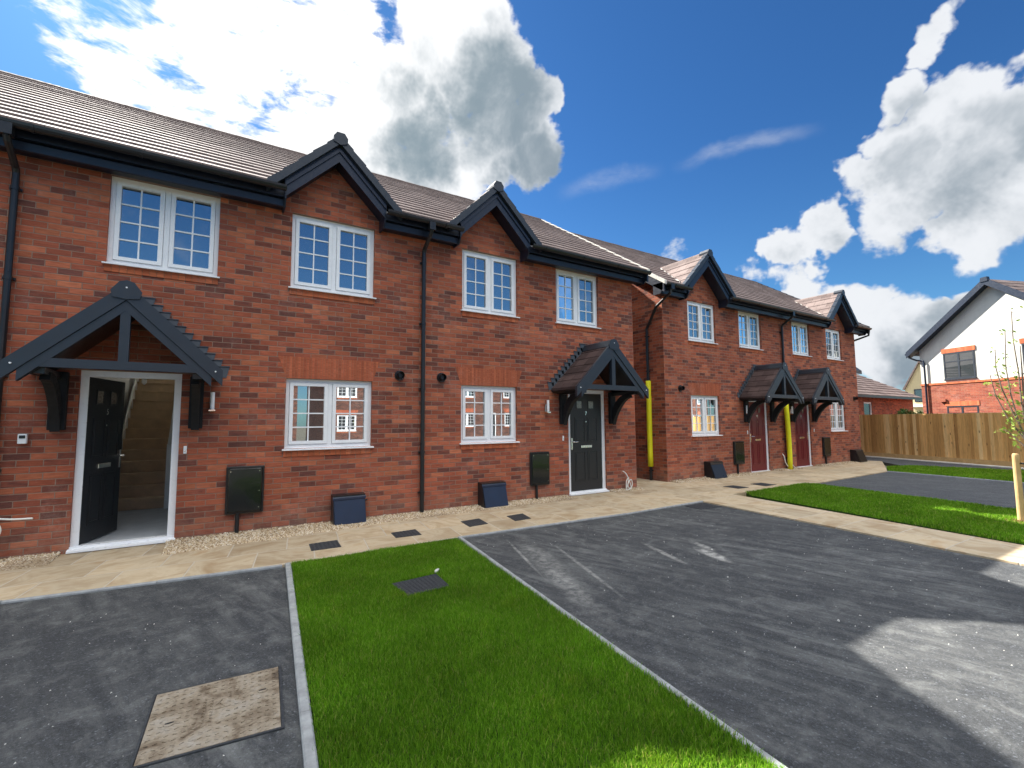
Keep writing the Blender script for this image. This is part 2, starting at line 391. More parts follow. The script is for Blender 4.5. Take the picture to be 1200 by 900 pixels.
def window(house, org, x0, x1, z0, z1, lower, yf=0, simple_w=False, mats=('upvc', 'glass'), label=None):
    y = yf+.055
    f = MB(); F = .052
    f.box(x0, x1, y, y+.06, z1-F, z1); f.box(x0, x1, y, y+.06, z0, z0+F)
    f.box(x0, x0+F, y+.001, y+.059, z0+F, z1-F); f.box(x1-F, x1, y+.001, y+.059, z0+F, z1-F)
    xm = (x0+x1)/2; f.box(xm-.03, xm+.03, y+.001, y+.059, z0+F, z1-F)
    w = f.build('window', mats[0], house, org, label=label)
    g = MB(); b = MB(); cs = MB(); C = .05
    for a, c in ((x0+F, xm-.03), (xm+.03, x1-F)):
        zz0, zz1 = z0+F, z1-F
        a2, c2 = a+.004, c-.004
        cs.box(a2, c2, y-.014, y+.046, zz1-C, zz1-.004); cs.box(a2, c2, y-.014, y+.046, zz0+.004, zz0+C)
        cs.box(a2, a2+C, y-.013, y+.045, zz0+C, zz1-C); cs.box(c2-C, c2, y-.013, y+.045, zz0+C, zz1-C)
        tl = random.uniform(-.0012, .0012); tv = random.uniform(-.0012, .0012)
        gx0, gx1, gz0, gz1 = a2+C-.003, c2-C+.003, zz0+C-.003, zz1-C+.003
        g.quad((gx0, y+.022-tl-tv, gz0), (gx1, y+.022+tl-tv, gz0), (gx1, y+.022+tl+tv, gz1), (gx0, y+.022-tl+tv, gz1))
        B = .009
        if not simple_w:
            b.box((gx0+gx1)/2-B, (gx0+gx1)/2+B, y+.010, y+.021, gz0, gz1)
            for k in (1, 2, 3):
                zc = gz0+(gz1-gz0)*k/4; b.box(gx0, gx1, y+.009, y+.020, zc-B, zc+B)
    cs.build('casement', mats[0], w)
    g.build('glass', mats[1], w)
    # children of a mesh built with org must use the same origin
    if not simple_w: b.build('glazing_bars', mats[0], w)
    s = MB(); s.prism([(yf-.045, z0-.028), (yf-.045, z0-.012), (yf+.055, z0+.004), (yf+.055, z0-.028)], 'x', x0-.03, x1+.03)
    s.build('sill', mats[0], w)
    for ch in w.children:
        for v in ch.data.vertices: v.co -= Vector(org)
    br = MB(); br.box(x0-.01, x1+.01, yf-.012, yf+.02, z0-.115, z0-.029)
    br.build('brick_sill_course', 'sillbrick', house, org)
    if lower:
        a = MB(); a.prism([(x0+.0, z1+.004), (x1-.0, z1+.004), (x1+.115, z1+.318), (x0-.115, z1+.318)], 'y', yf-.003, yf+.04)
        a.build('flat_arch', 'arch', house, org)
    return w

def wall_panel(mb, x0, x1, z0, z1, y, holes, depth=.12):
    xs = sorted({x0, x1, *[h[0] for h in holes], *[h[1] for h in holes]}); zs = sorted({z0, z1, *[h[2] for h in holes], *[h[3] for h in holes]})
    for a, b in zip(xs, xs[1:]):
        for c, d in zip(zs, zs[1:]):
            mx, mz = (a+b)/2, (c+d)/2
            if any(h[0] < mx < h[1] and h[2] < mz < h[3] for h in holes): continue
            mb.quad((a, y, c), (b, y, c), (b, y, d), (a, y, d))
    for h in holes:
        a, b, c, d = h; e = y+depth
        mb.quad((a, y, c), (a, e, c), (a, e, d), (a, y, d)); mb.quad((b, y, c), (b, y, d), (b, e, d), (b, e, c))
        mb.quad((a, y, d), (a, e, d), (b, e, d), (b, y, d)); mb.quad((a, y, c), (b, y, c), (b, e, c), (a, e, c))

def make_door(parent, x0, x1, z0, z1, y, matname, number, hinge_left=True, lab=None):
    """leaf with raised mouldings; origin at hinge so it can be swung"""
    w = x1-x0; h = z1-z0
    lf = MB(); lf.bbox(0, w, 0, .045, 0, h, .003)
    d = lf.build('door', matname, parent, label=lab)
    mo = MB()
    def panel(a, b, c, e):
        t = .014
        for (p, q, r_, s_) in ((a, b, c, c+t), (a, b, e-t, e), (a, a+t, c+t, e-t), (b-t, b, c+t, e-t)): mo.box(p, q, -.007, .001, r_, s_)
        mo.bbox(a+.035, b-.035, -.006, .002, c+.035, e-.035, .003)
    lx0, lx1, rx0, rx1 = w*.15, w*.46, w*.54, w*.85
    panel(lx0, lx1, h*.10, h*.40); panel(rx0, rx1, h*.10, h*.40)
    panel(lx0, lx1, h*.50, h*.75); panel(rx0, rx1, h*.50, h*.75)
    mo.build('panel_moulding', matname, d)
    for a, b in ((w*.22, w*.375), (w*.59, w*.745)):
        c, e = h*.845, h*.92; t = .018; gl = MB(); gf = MB()
        for (p, q, r_, s_) in ((a-t, b+t, c-t, c), (a-t, b+t, e, e+t), (a-t, a, c, e), (b, b+t, c, e)): gf.box(p, q, -.008, .001, r_, s_)
        gl.quad((a, -.003, c), (b, -.003, c), (b, -.003, e), (a, -.003, e))
        sr = gf.build('light_surround', matname, d); gl.build('door_glass', 'glassdoor', d)
    MB().bbox(w*.33, w*.67, -.014, .002, h*.435, h*.435+.055, .004).build('letterbox', 'chrome', d)
    hx = w*.055 if not hinge_left else w*.945
    hd = MB(); hd.bbox(hx-.016, hx+.016, -.010, .002, h*.42, h*.42+.24, .004)
    sg = 1 if not hinge_left else -1
    hd.tube([(hx, -.008, h*.50), (hx, -.05, h*.50), (hx+sg*.02, -.056, h*.50), (hx+sg*.12, -.056, h*.50)], .009, 8)
    hd.build('handle', 'chrome', d)
    text_mesh(number, .105, 'house_number', 'chrome', d, (w*.5, -.008, h*.79), (R(90), 0, 0), .002)
    MB().tube([(w*.5, -.008, h*.705), (w*.5, .002, h*.705)], .012, 10).build('spyhole', 'chrome', d)
    return d

def canopy(house, org, c, yf, label=None):
    za, m, hw, dep = 2.985, .985, .93, .78
    y0 = yf-dep
    root = MB()  # tiled roof is the part, timber and brackets its sub-parts
    nc = 6; sl = np.linspace(0, hw, nc+1)
    for sgn in (-1, 1):
        for i in range(nc):
            s0, s1 = sl[i+1], max(sl[i]-.02, 0)
            z0, z1 = za-m*s0, za-m*s1
            root.prism([(c+sgn*s0, z0-.02), (c+sgn*s0, z0+.026), (c+sgn*s1, z1+.008), (c+sgn*s1, z1-.03)], 'y', y0+.02, yf-.004)
    r = root.build('porch_canopy', 'tile_dark', house, org, label=label)
    def sub(mb, name, mat):
        return mb.build(name, mat, r, org)
    # ridge tiles
    k = MB(); k.prism([(c-.13, za-.09), (c-.07, za+.025), (c, za+.06), (c+.07, za+.025), (c+.13, za-.09), (c+.1, za-.11), (c, za+.0), (c-.1, za-.11)], 'y', y0-.015, yf-.003)
    sub(k, 'ridge_tile', 'grey')
    # stepped flashing against the wall
    fl = MB()
    for sgn in (-1, 1):
        for i in range(11):
            s = hw*(i+.3)/11; z = za-m*s
            fl.add([(c+sgn*s, yf-.012, z-.06), (c+sgn*(s+.12), yf-.012, z-.06), (c+sgn*(s+.155), yf-.012, z+.095), (c+sgn*(s-.0), yf-.012, z+.095)], [(0, 1, 2, 3)])
            fl.box(min(c+sgn*s, c+sgn*(s+.155)), max(c+sgn*s, c+sgn*(s+.155)), yf-.022, yf-.002, z+.089, z+.098)
    sub(fl, 'flashing', 'lead')
    # verge cap and barge
    b = MB(); b.prism(chevron(c, za+.035, m, .19, hw+.015), 'y', y0-.035, y0+.02)
    b.prism([(c-.12, za-.135), (c-.14, za-.06), (c-.065, za+.045), (c, za+.065), (c+.065, za+.045), (c+.14, za-.06), (c+.12, za-.135), (c, za-.15)], 'y', y0-.05, y0-.034)
    bo = sub(b, 'bargeboard', 'grey')
    for (sx, sz) in ((0, za-.02), (-(hw-.06), za-m*(hw-.06)-.06), (hw-.06, za-m*(hw-.06)-.06)):
        k2 = MB(); k2.tube([(c+sx, y0-.056, sz), (c+sx, y0-.030, sz)], .009, 8); k2.build('screw_cap', 'upvc', bo, org)
    t = MB(); t.prism(chevron(c, za-.16, m, .115, hw-.10), 'y', y0-.02, y0+.06)
    zb = 2.045; t.box(c-hw+.16, c+hw-.16, y0-.018, y0+.058, zb, zb+.095)
    t.box(c-.045, c+.045, y0-.016, y0+.056, zb+.095, za-.22)
    sub(t, 'truss', 'grey')
    so = MB()
    for sgn in (-1, 1):
        s1, s0 = .0, hw-.01
        so.prism([(c+sgn*s0, za-m*s0-.022), (c+sgn*s1, za-.032), (c+sgn*s1, za-.22), (c+sgn*(s0-.12), za-m*s0-.09), (c+sgn*s0, za-m*s0-.05)], 'y', y0+.061, yf-.003)
        so.box(min(c+sgn*(hw-.04), c+sgn*(hw-.20)), max(c+sgn*(hw-.04), c+sgn*(hw-.20)), y0+.06, yf-.005, 2.03, 2.085)   # eave beam
        so.box(min(c+sgn*(hw-.2), c+sgn*(hw-.29)), max(c+sgn*(hw-.2), c+sgn*(hw-.29)), y0+.06, yf-.006, 1.98, 2.044)
    sub(so, 'soffit', 'black')
    for sgn in (-1, 1):
        g = MB(); x = c+sgn*.665; a, e = x-.065, x+.065
        g.bbox(a-.012, e+.012, yf-.075, yf-.004, 1.385, 2.06, .006)
        # curved knee brace
        pts = []; n = 10
        for i in range(n+1):
            u = i/n; pts.append((yf-.05-.50*(1-math.cos(u*math.pi/2)), 1.47+.54*math.sin(u*math.pi/2)))
        outer = [(p[0]+.0, p[1]) for p in pts]; inner = [(p[0]-.02-.07*math.sin(math.pi*i/n)-.03, p[1]-.105*(1-.2*i/n)) for i, p in enumerate(pts)]
        for i in range(n):
            g.prism([outer[i], outer[i+1], inner[i+1], inner[i]], 'x', a+.022, e-.022)
        g.build('bracket', 'bracket', r, org, smooth=False)
    return r

def dwelling(name, label, group, X0, X1, yf, gab, wins, door=None, ends=(0, 0), eave=None, pipes=(), rear_hole=None, sun_block_ext=0, rot=0, loc=None, brick='brick', simple_w=False, porch=True, roof_ext=(0, 0), cat='house'):
    org = (X0, yf, 0) if loc is None else (0, 0, 0)
    h = empty(name, (X0, yf, 0) if loc is None else loc, rot); tag(h, label, cat, group)
    ox, oy = X0, yf
    if loc is not None: ox = oy = 0
    dz = 0
    bp = lambda mb, nm, mt, **k: mb.build(nm, mt, h, (org[0], org[1], 0), **k)
    # internal frame: everything below is in world-like coords with facade at y=yf
    sh = lambda y: y+yf
    holes = [(w[0], w[1], w[2], w[3]) for w in wins]
    if door: holes.append((door['x'][0], door['x'][1], door['z0'], door['z1']))
    wl = MB(); zt = 4.66
    wall_panel(wl, X0, X1, -.25, zt, yf, holes)
    for c, hw, za, ms in gab:
        k = (za-.2-zt)/ms
        wl.add([(c-k, yf, zt), (c+k, yf, zt), (c, yf, za-.2)], [(0, 1, 2)])
    yb = yf+2*(RY)+.0
    for i, x in enumerate((X0, X1)):
        pg = [(yf, -.25), (yb, -.25), (yb, zt), (yf+RY, RZ-.08), (yf, zt)]
        wl.add([(x, p[0], p[1]) for p in pg], [tuple(range(5))])
    wall_panel(wl, X0, X1, -.25, zt, yb, [rear_hole] if rear_hole else [], -.12)
    bp(wl, 'wall', brick)
    # roof
    rf = MB(); rx0, rx1 = X0-roof_ext[0], X1+roof_ext[1]
    global EZ
    courses(rf, rx0, rx1, gab); courses(rf, rx0-sun_block_ext, rx1, gab, back=True)  # unseen rear slope widened to block sun coming through the alley
    for i in range(len(rf.v)): rf.v[i] = (rf.v[i][0], rf.v[i][1]+yf, rf.v[i][2])
    roof = bp(rf, 'roof', 'tile')
    sub = lambda mb, nm, mt, par=roof, **k: mb.build(nm, mt, par, (org[0], org[1], 0), **k)
    rt = MB(); x = rx0; n = max(1, int((rx1-rx0)/.45)); dx = (rx1-rx0)/n
    for i in range(n):
        e = .004*(i % 2)
        rt.prism([(sh(RY)-.13, RZ-.07), (sh(RY)-.10, RZ-.02+e), (sh(RY)-.04, RZ+.025+e), (sh(RY)+.04, RZ+.025+e), (sh(RY)+.10, RZ-.02+e), (sh(RY)+.13, RZ-.07)], 'x', rx0+i*dx+.003, rx0+(i+1)*dx-.003)
    sub(rt, 'ridge_tile', 'ridge')
    for i, (e, x) in enumerate(((ends[0], rx0), (ends[1], rx1))):
        if not e: continue
        vg = MB(); ys = np.linspace(EY, RY, 17); sg = -1 if i == 0 else 1
        for a, b in zip(ys[:-1], ys[1:]):
            z0, z1 = roof_z(a), roof_z(b)
            x_a, x_b = sorted((x-sg*.045, x+sg*.03))
            vg.prism([(sh(a)-.015, z0-.06), (sh(a)-.015, z0+.042), (sh(b)-.02, z1+.024), (sh(b)-.02, z1-.06)], 'x', x_a, x_b)
        sub(vg, 'verge', e if isinstance(e, str) else 'cream')
        bb = MB(); x_a, x_b = sorted((x-sg*.03, x+sg*.012))
        bb.prism([(sh(EY)+.02, EZ-.05), (sh(RY), RZ-.06), (sh(RY), RZ-.25), (sh(EY)+.02, EZ-.25)], 'x', x_a, x_b)
        x_a, x_b = sorted((X0 if i == 0 else X1, x))
        bb.prism([(sh(EY)+.1, EZ-.12), (sh(RY), RZ-.12), (sh(RY), RZ-.15), (sh(EY)+.1, EZ-.15)], 'x', x_a, x_b)
        sub(bb, 'bargeboard', 'navy')
    # gablets
    for c, hw, za, ms in gab:
        g = MB(); n = 5; sl = np.linspace(0, hw, n+1); yfr = sh(-.33)
        for sgn in (-1, 1):
            for i in range(n):
                s0, s1 = sl[i+1], max(0, sl[i]-.02); z0, z1 = za-ms*s0, za-ms*s1
                yb0 = sh(EY+(z0+.0-EZ)/PITCH)+.12; yb1 = sh(EY+(z1-EZ)/PITCH)+.12
                P = [(c+sgn*s0, z0-.03), (c+sgn*s0, z0+.03), (c+sgn*s1, z1+.006), (c+sgn*s1, z1-.03)]; Y = [yb0, yb0, yb1, yb1]
                vs = [(p[0], yfr, p[1]) for p in P]+[(p[0], max(y, yfr+.01), p[1]) for p, y in zip(P, Y)]
                g.add(vs, [(0, 1, 2, 3), (7, 6, 5, 4), (0, 4, 5, 1), (1, 5, 6, 2), (2, 6, 7, 3), (3, 7, 4, 0)])
        gr = bp(g, 'gablet_roof', 'tile_side')
        k = MB(); yr = sh(EY+(za-EZ)/PITCH)+.1
        k.prism([(c-.12, za-.10), (c-.07, za+.015), (c, za+.055), (c+.07, za+.015), (c+.12, za-.10)], 'y', yfr-.01, yr); sub(k, 'ridge_tile', 'tile_side', gr)
        b = MB(); b.prism(chevron(c, za-.05, ms, .30, hw-.20), 'y', sh(-.31), sh(-.28)); b.prism(chevron(c, za-.14, ms, .06, hw-.21), 'y', sh(-.33), sh(-.309))
        sub(b, 'bargeboard', 'navy', gr)
        v = MB(); nv = 5; L = hw+.03
        for sgn in (-1, 1):
            for i in range(nv):
                a0, a1 = L*i/nv, L*(i+1)/nv
                lift = .0
                p = [(c+sgn*a0, za-ms*a0+.045), (c+sgn*a1, za-ms*a1+.065), (c+sgn*a1, za-ms*a1-.09), (c+sgn*a0, za-ms*a0-.09)]
                v.prism(p, 'y', sh(-.375), sh(-.26))
        v.prism([(c-.10, za-.08), (c-.105, za+.0), (c-.055, za+.072), (c+.055, za+.072), (c+.105, za+.0), (c+.10, za-.08), (c, za-.12)], 'y', sh(-.39), sh(-.12))
        sub(v, 'verge', 'grey', gr)
        s = MB(); s.prism(chevron(c, za-.28, ms, .02, hw-.21), 'y', sh(-.281), sh(-.004)); sub(s, 'soffit', 'navy', gr)
        for sgn in (-1, 1):
            vl = MB(); P_ = []
            for i in range(13):
                s0 = hw*(1-i/12)*.9; z0 = za-ms*s0; y = sh(EY+(z0-EZ)/PITCH)+.06
                if y > sh(-.2): P_.append((c+sgn*s0, y, z0+.035+random.uniform(-.006, .006)))
            if len(P_) > 2: vl.tube(P_, [.022+.012*(k % 2) for k in range(len(P_))], 6); sub(vl, 'valley_mortar', 'cream', gr)
    # eaves: gutter, fascia, soffit between gablets
    segs = [[rx0, rx1]]
    for c, hw, za, ms in gab:
        k = hw-.215; new = []
        for a, b in segs:
            if a < c-k: new.append([a, min(b, c-k)])
            if b > c+k: new.append([max(a, c+k), b])
        segs = new
    for a, b in segs:
        if b-a < .05: continue
        gu = MB(); fa = MB(); jo = gu
        r = .058; cy, cz = sh(EY)-.035, EZ-.035; n = 8
        prof = [(cy+r*math.cos(t), cz+r*1.15*math.sin(t)) for t in np.linspace(math.pi, 2*math.pi, n)]
        prof += [(cy+(r-.008)*math.cos(t), cz+(r-.008)*1.15*math.sin(t)) for t in np.linspace(2*math.pi, math.pi, n)]
        a2 = a+.06 if a > rx0+.01 else a; b2 = b-.06 if b < rx1-.01 else b
        gu.prism(prof, 'x', a, b)
        x = a+.3
        while x < b-.1:
            jo.prism([(cy+(r+.008)*math.cos(t), cz+(r*1.15+.008)*math.sin(t)) for t in np.linspace(math.pi, 2*math.pi, n)]+[(cy+r, cz), (cy-r, cz)], 'x', x, x+.035); x += .95
        fa.box(a, b, sh(-.275), sh(-.255), 4.66, 4.80)
        fa.box(a, b, sh(-.265), sh(-.003), 4.515, 4.616) if False else None
        fa.prism([(sh(-.254), 4.665), (sh(-.254), 4.685), (sh(-.05), 4.70), (sh(-.05), 4.68)], 'x', a, b)
        fa.prism([(sh(-.21), 4.645), (sh(-.205), 4.555), (sh(-.185), 4.545), (sh(-.17), 4.575), (sh(-.003), 4.575), (sh(-.003), 4.66), (sh(-.20), 4.66)], 'x', a, b)
        for e, other in ((a, rx0), (b, rx1)):
            if abs(e-other) > .01 or (e == rx0 and ends[0]) or (e == rx1 and ends[1]):
                fa.prism([(sh(-.30), 4.80), (sh(-.30), 4.64), (sh(-.22), 4.535), (sh(-.002), 4.535), (sh(-.002), 4.80)], 'x', e-.012, e+.012)
        bp(fa, 'fascia', 'navy'); bp(gu, 'gutter', 'black')
    # windows
    for w in wins:
        ww = window(h, (org[0], org[1], 0), w[0], w[1], w[2], w[3], w[4] == 'L', yf, simple_w)
        if w[4] == 'E':
            l = MB(); l.box(w[0]-.01, w[1]+.02, yf-.168, yf+.1, max(4.553, w[3]+.003) if w[3] < 4.59 else w[3]+.003, 4.574 if w[3] < 4.57 else 4.62); bp(l, 'lintel', 'lintel')
    # door
    if door:
        x0, x1 = door['x']; z0, z1 = door['z0'], door['z1']; y = yf+.04
        fr = MB(); F = .078
        fr.bbox(x0, x0+F, y, y+.07, z0+.03, z1-F, .003); fr.bbox(x1-F, x1, y, y+.07, z0+.03, z1-F, .003); fr.bbox(x0, x1, y, y+.07, z1-F, z1, .003)
        fr.bbox(x0, x1, y-.03, y+.08, z0, z0+.03, .003)
        fr.prism([(yf-.06, z0-.03), (yf-.06, z0-.01), (yf+.02, z0+.01), (yf+.02, z0-.03)], 'x', x0-.01, x1+.01)
        dfm = bp(fr, 'door_frame', 'upvc')
        d = make_door(h, x0+F, x1-F, z0+.03, z1-F, 0, door['mat'], door['num'], door.get('hinge', 'R') == 'L', door.get('lab'))
        d.location = (x0+F-org[0], y+.015-org[1], z0+.03)
        if door.get('open'):
            d.rotation_euler = (0, 0, R(door['open']))
        if porch:
            canopy(h, (org[0], org[1], 0), (x0+x1)/2, yf)
    # pipes: (x, side, guard)
    for px, top in pipes:
        p = MB(); y = yf-.055
        gy = sh(EY)-.035
        p.tube([(px, gy, EZ-.08), (px, gy, EZ-.20), (px, gy+.03, EZ-.24), (px, y-.03, EZ-.42), (px, y, EZ-.47), (px, y, EZ-.60), (px, y, 2.4), (px, y, -.12)], .034, 12)
        for z in (4.15, 3.1, 2.0, .95, .3):
            p.tube([(px, y, z-.02), (px, y, z+.02)], .040, 12); p.box(px-.055, px+.055, yf-.03, yf-.001, z-.015, z+.015)
        p.box(px-.05, px+.05, gy-.05, gy+.05, EZ-.20, EZ-.07)
        bp(p, 'downpipe', 'black', smooth=False)
    return h, (org[0], org[1], 0)

def wall_lamp(h, org, x, yf):
    b = MB(); b.bbox(x-.028, x+.028, yf-.03, yf-.002, 1.63, 1.78, .004); b.bbox(x-.04, x+.04, yf-.11, yf-.02, 1.61, 1.635, .004)
    l = b.build('wall_lamp', 'chrome', h, org)
    c = MB(); c.tube([(x, yf-.07, 1.635), (x, yf-.07, 1.86)], .026, 14); c.build('lamp_glass', 'upvc', l, org)
def bell(h, org, x, yf, z=1.11):
    b = MB(); b.bbox(x-.018, x+.018, yf-.016, yf-.001, z-.05, z+.05, .003); o = b.build('doorbell', 'upvc', h, org)
    MB().tube([(x, yf-.019, z-.015), (x, yf-.010, z-.015)], .009, 10).build('button', 'chrome', o, org)
def vent(h, org, x, yf, z=2.21):
    b = MB(); b.tube([(x, yf-.001, z), (x, yf-.02, z)], .082, 20); b.tube([(x, yf-.02, z), (x, yf-.10, z)], .058, 18, caps=False)
    o = b.build('flue_vent', 'black', h, org); MB().tube([(x, yf-.021, z), (x, yf-.05, z)], .03, 12).build('flue_core', 'cover', o, org)
def meter_box(h, org, x0, x1, yf):
    b = MB(); b.bbox(x0, x1, yf-.045, yf-.001, .235, .865, .008)
    o = b.build('meter_box', 'black', h, org)
    MB().bbox(x0+.022, x1-.022, yf-.066, yf-.044, .26, .84, .012).build('meter_door', 'blackgloss', o, org)
    c = MB()
    for (u, v) in ((x1-.06, .53), (x0+.05, .80), (x1-.06, .80), (x1-.06, .31)): c.tube([(u, yf-.070, v), (u, yf-.064, v)], .007, 8)
    c.build('lock', 'chrome', o, org)
    xp = (x0+x1)/2-.08; p = MB(); p.tube([(xp, yf-.03, .24), (xp, yf-.03, -.1)], .026, 10); p.build('conduit', 'black', o, org)
def gas_box(h, org, x0, x1, yf, mat='bluebox', d=.26):
    z0, z1 = -.10, .385; b = MB()
    b.prism([(yf-.001, z0), (yf-d, z0), (yf-d, z0+.05), (yf-d*.60, z1-.07), (yf-d*.60, z1-.01), (yf-.001, z1)], 'x', x0, x1)
    o = b.build('gas_box', 'black', h, org)
    l = MB()
    a = Vector((yf-d-.004, z0+.07)); e = Vector((yf-d*.60-.006, z1-.085)); n = Vector((-(e-a).y, (e-a).x)).normalized()
    if n.x > 0: n = -n
    l.prism([tuple(a+n*.001), tuple(e+n*.001), tuple(e+n*.012), tuple(a+n*.012)], 'x', x0+.012, x1-.012)
    l.prism([(yf-d*.60-.004, z1-.075), (yf-d*.60-.022, z1-.075), (yf-d*.60-.018, z1-.045), (yf-d*.60-.002, z1-.03)], 'x', x0-.006, x1+.006)
    l.build('lid', mat, o, org)
    MB().tube([(x1, yf-.05, z1-.12), (x1+.05, yf-.05, z1-.12), (x1+.06, yf-.02, z1-.12)], .012, 8).build('spigot', 'black', o, org)

# ---- block 1
UT, UB, LT, LB = 4.575, 3.45, 2.095, 1.083
HG = 'brick houses of the terrace'
g5 = (1.40, .93, 5.73, 1.0); g7 = (4.15, .93, 5.73, 1.0)
h3, o3 = dwelling('brick_house', 'brick house whose edge shows left of the left black downpipe', HG, -7.35, -2.2, 0, [], [(-6.6, -5.4, UB, UT, 'E'), (-4.7, -3.5, UB, UT, 'E'), (-4.8, -3.6, LB, LT, 'L')], None)
h5, o5 = dwelling('brick_house', 'brick house with the black front door numbered 5 standing open', HG, -2.2, 2.80, 0, [g5],
    [(-1.262, -.095, UB, UT, 'E'), (.816, 2.038, UB, UT, 'G'), (.802, 2.038, LB, LT, 'L')],
    dict(x=(-1.425, -.43), z0=0, z1=2.10, mat='doorblack', num='5', hinge='L', open=74, lab='black six-panel door numbered 5 standing open into the hall'), pipes=[(-2.08, 0)], rear_hole=(-1.5, -.4, 2.9, 4.3))
h7, o7 = dwelling('brick_house', 'brick house with the closed black door numbered 7 and a pale mortared roof verge', HG, 2.80, 7.89, 0, [g7],
    [(3.61, 4.785, UB, UT, 'G'), (5.718, 6.863, UB, UT, 'E'), (3.59, 4.758, LB, LT, 'L')],
    dict(x=(5.985, 7.0), z0=0, z1=2.10, mat='doorblack', num='7', hinge='R', lab='closed black six-panel door numbered 7'), ends=(0, 'cream'), pipes=[(2.86, 0)], roof_ext=(0, .17))
for h, o, a in ((h5, o5, dict(l=-.085, b=-.36, v=2.474, m=(.108, .560), g=(1.44, 1.93))), (h7, o7, dict(l=5.44, b=5.847, v=3.211, m=(5.025, 5.47), g=(3.90, 4.40)))):
    wall_lamp(h, o, a['l'] if h is h5 else 5.60, 0) if False else None
wall_lamp(h5, o5, -.085, 0); wall_lamp(h7, o7, 5.43, 0); bell(h5, o5, -.36, 0); bell(h7, o7, 5.84, 0)
vent(h5, o5, 2.474, 0); vent(h7, o7, 3.211, 0)
meter_box(h5, o5, .108, .560, 0); meter_box(h7, o7, 5.025, 5.470, 0); gas_box(h5, o5, 1.455, 1.92, 0, 'bluebox', .24); gas_box(h7, o7, 3.92, 4.40, 0)
# small grey sensor box left of the open door
b = MB(); b.bbox(-1.905, -1.83, -.045, -.001, 1.235, 1.345, .005); kb = b.build('sensor_box', 'upvc', h5, o5)
MB().bbox(-1.893, -1.842, -.052, -.044, 1.295, 1.33, .003).build('display', 'black', kb, o5)

# ---- hallway behind the open door
def hallway(h, org):
    x0, x1, y0, y1, zc = -1.62, -.28, .125, 7.43, 2.42
    w = MB(); w.quad((x0, y0, 0), (x0, y1, 0), (x0, y1, 4.6), (x0, y0, 4.6)); w.quad((x1, y0, 0), (x1, y1, 0), (x1, y1, 4.6), (x1, y0, 4.6))
    wall_panel(w, x0, x1, 0, 4.6, y1, [(-1.5, -.4, 2.9, 4.3)], .01); w.quad((x0, y0, zc), (x1, y0, zc), (x1, 2.6, zc), (x0, 2.6, zc))
    w.quad((x0, 2.6, zc), (x1, 2.6, zc), (x1, 2.6, 4.6), (x0, 2.6, 4.6)); w.quad((x0, 2.6, 4.6), (x1, 2.6, 4.6), (x1, y1, 4.6), (x0, y1, 4.6))
    w.quad((x0, y0, 0), (-1.425, y0, 0), (-1.425, y0, zc), (x0, y0, zc)); w.quad((-.43, y0, 0), (x1, y0, 0), (x1, y0, zc), (-.43, y0, zc)); w.quad((-1.425, y0, 2.1), (-.43, y0, 2.1), (-.43, y0, zc), (-1.425, y0, zc))
    hl = w.build('hallway', 'white', h, org)
    MB().box(x0, x1, .09, y1, -.05, .012).build('hall_floor', 'hallfloor', hl, org)
    MB().box(x0, x1, 5.62, y1, 2.35, 2.53).build('landing', 'white', hl, org)
    MB().quad((-1.5, 7.5, 2.9), (-.4, 7.5, 2.9), (-.4, 7.5, 4.3), (-1.5, 7.5, 4.3)).build('added_light_pane', 'frosted', hl, org)  # translucent pane added at the unseen rear to brighten the hall
    s = MB(); sx0, sx1 = -1.5, -.735
    for i in range(13):
        y = 2.7+.225*i; z = .195*(i+1)
        s.box(sx0, sx1, y, y+.23, z-.195 if i else .012, z-.026); s.box(sx0, sx1, y-.045, y+.228, z-.03, z)
    s.build('staircase', 'stairwood', hl, org)
    k = MB()
    for xx in (sx0-.03, sx1+.001):
        k.prism([(2.62, .013), (2.62, .26), (5.55, .26+2.93*.867), (5.55, .013+2.93*.867)], 'x', xx, xx+.03)
    k.bbox(sx1-.01, sx1+.07, 2.55, 2.63, .013, 1.1, .004)
    for i in range(10): y = 2.75+.24*i; z = .26+(y-2.62)*.867; k.box(sx1+.006, sx1+.036, y, y+.03, z-.2, z+.72)
    k.prism([(2.6, .98), (2.6, 1.04), (5.5, 3.55), (5.5, 3.49)], 'x', sx1-.008, sx1+.05)
    k.build('balustrade', 'white', hl, org)
    c = MB(); c.tube([(-.95, 1.2, zc), (-.95, 1.2, zc-.25)], .004, 6); c.tube([(-.95, 1.2, zc-.25), (-.95, 1.2, zc-.30)], .02, 10); c.tube([(-.95, 1.2, zc-.30), (-.95, 1.2, zc-.33), (-.95, 1.2, zc-.37), (-.95, 1.2, zc-.40)], [.018, .032, .03, .008], 12)
    c.build('ceiling_bulb', 'upvc', hl, org)
hallway(h5, o5)

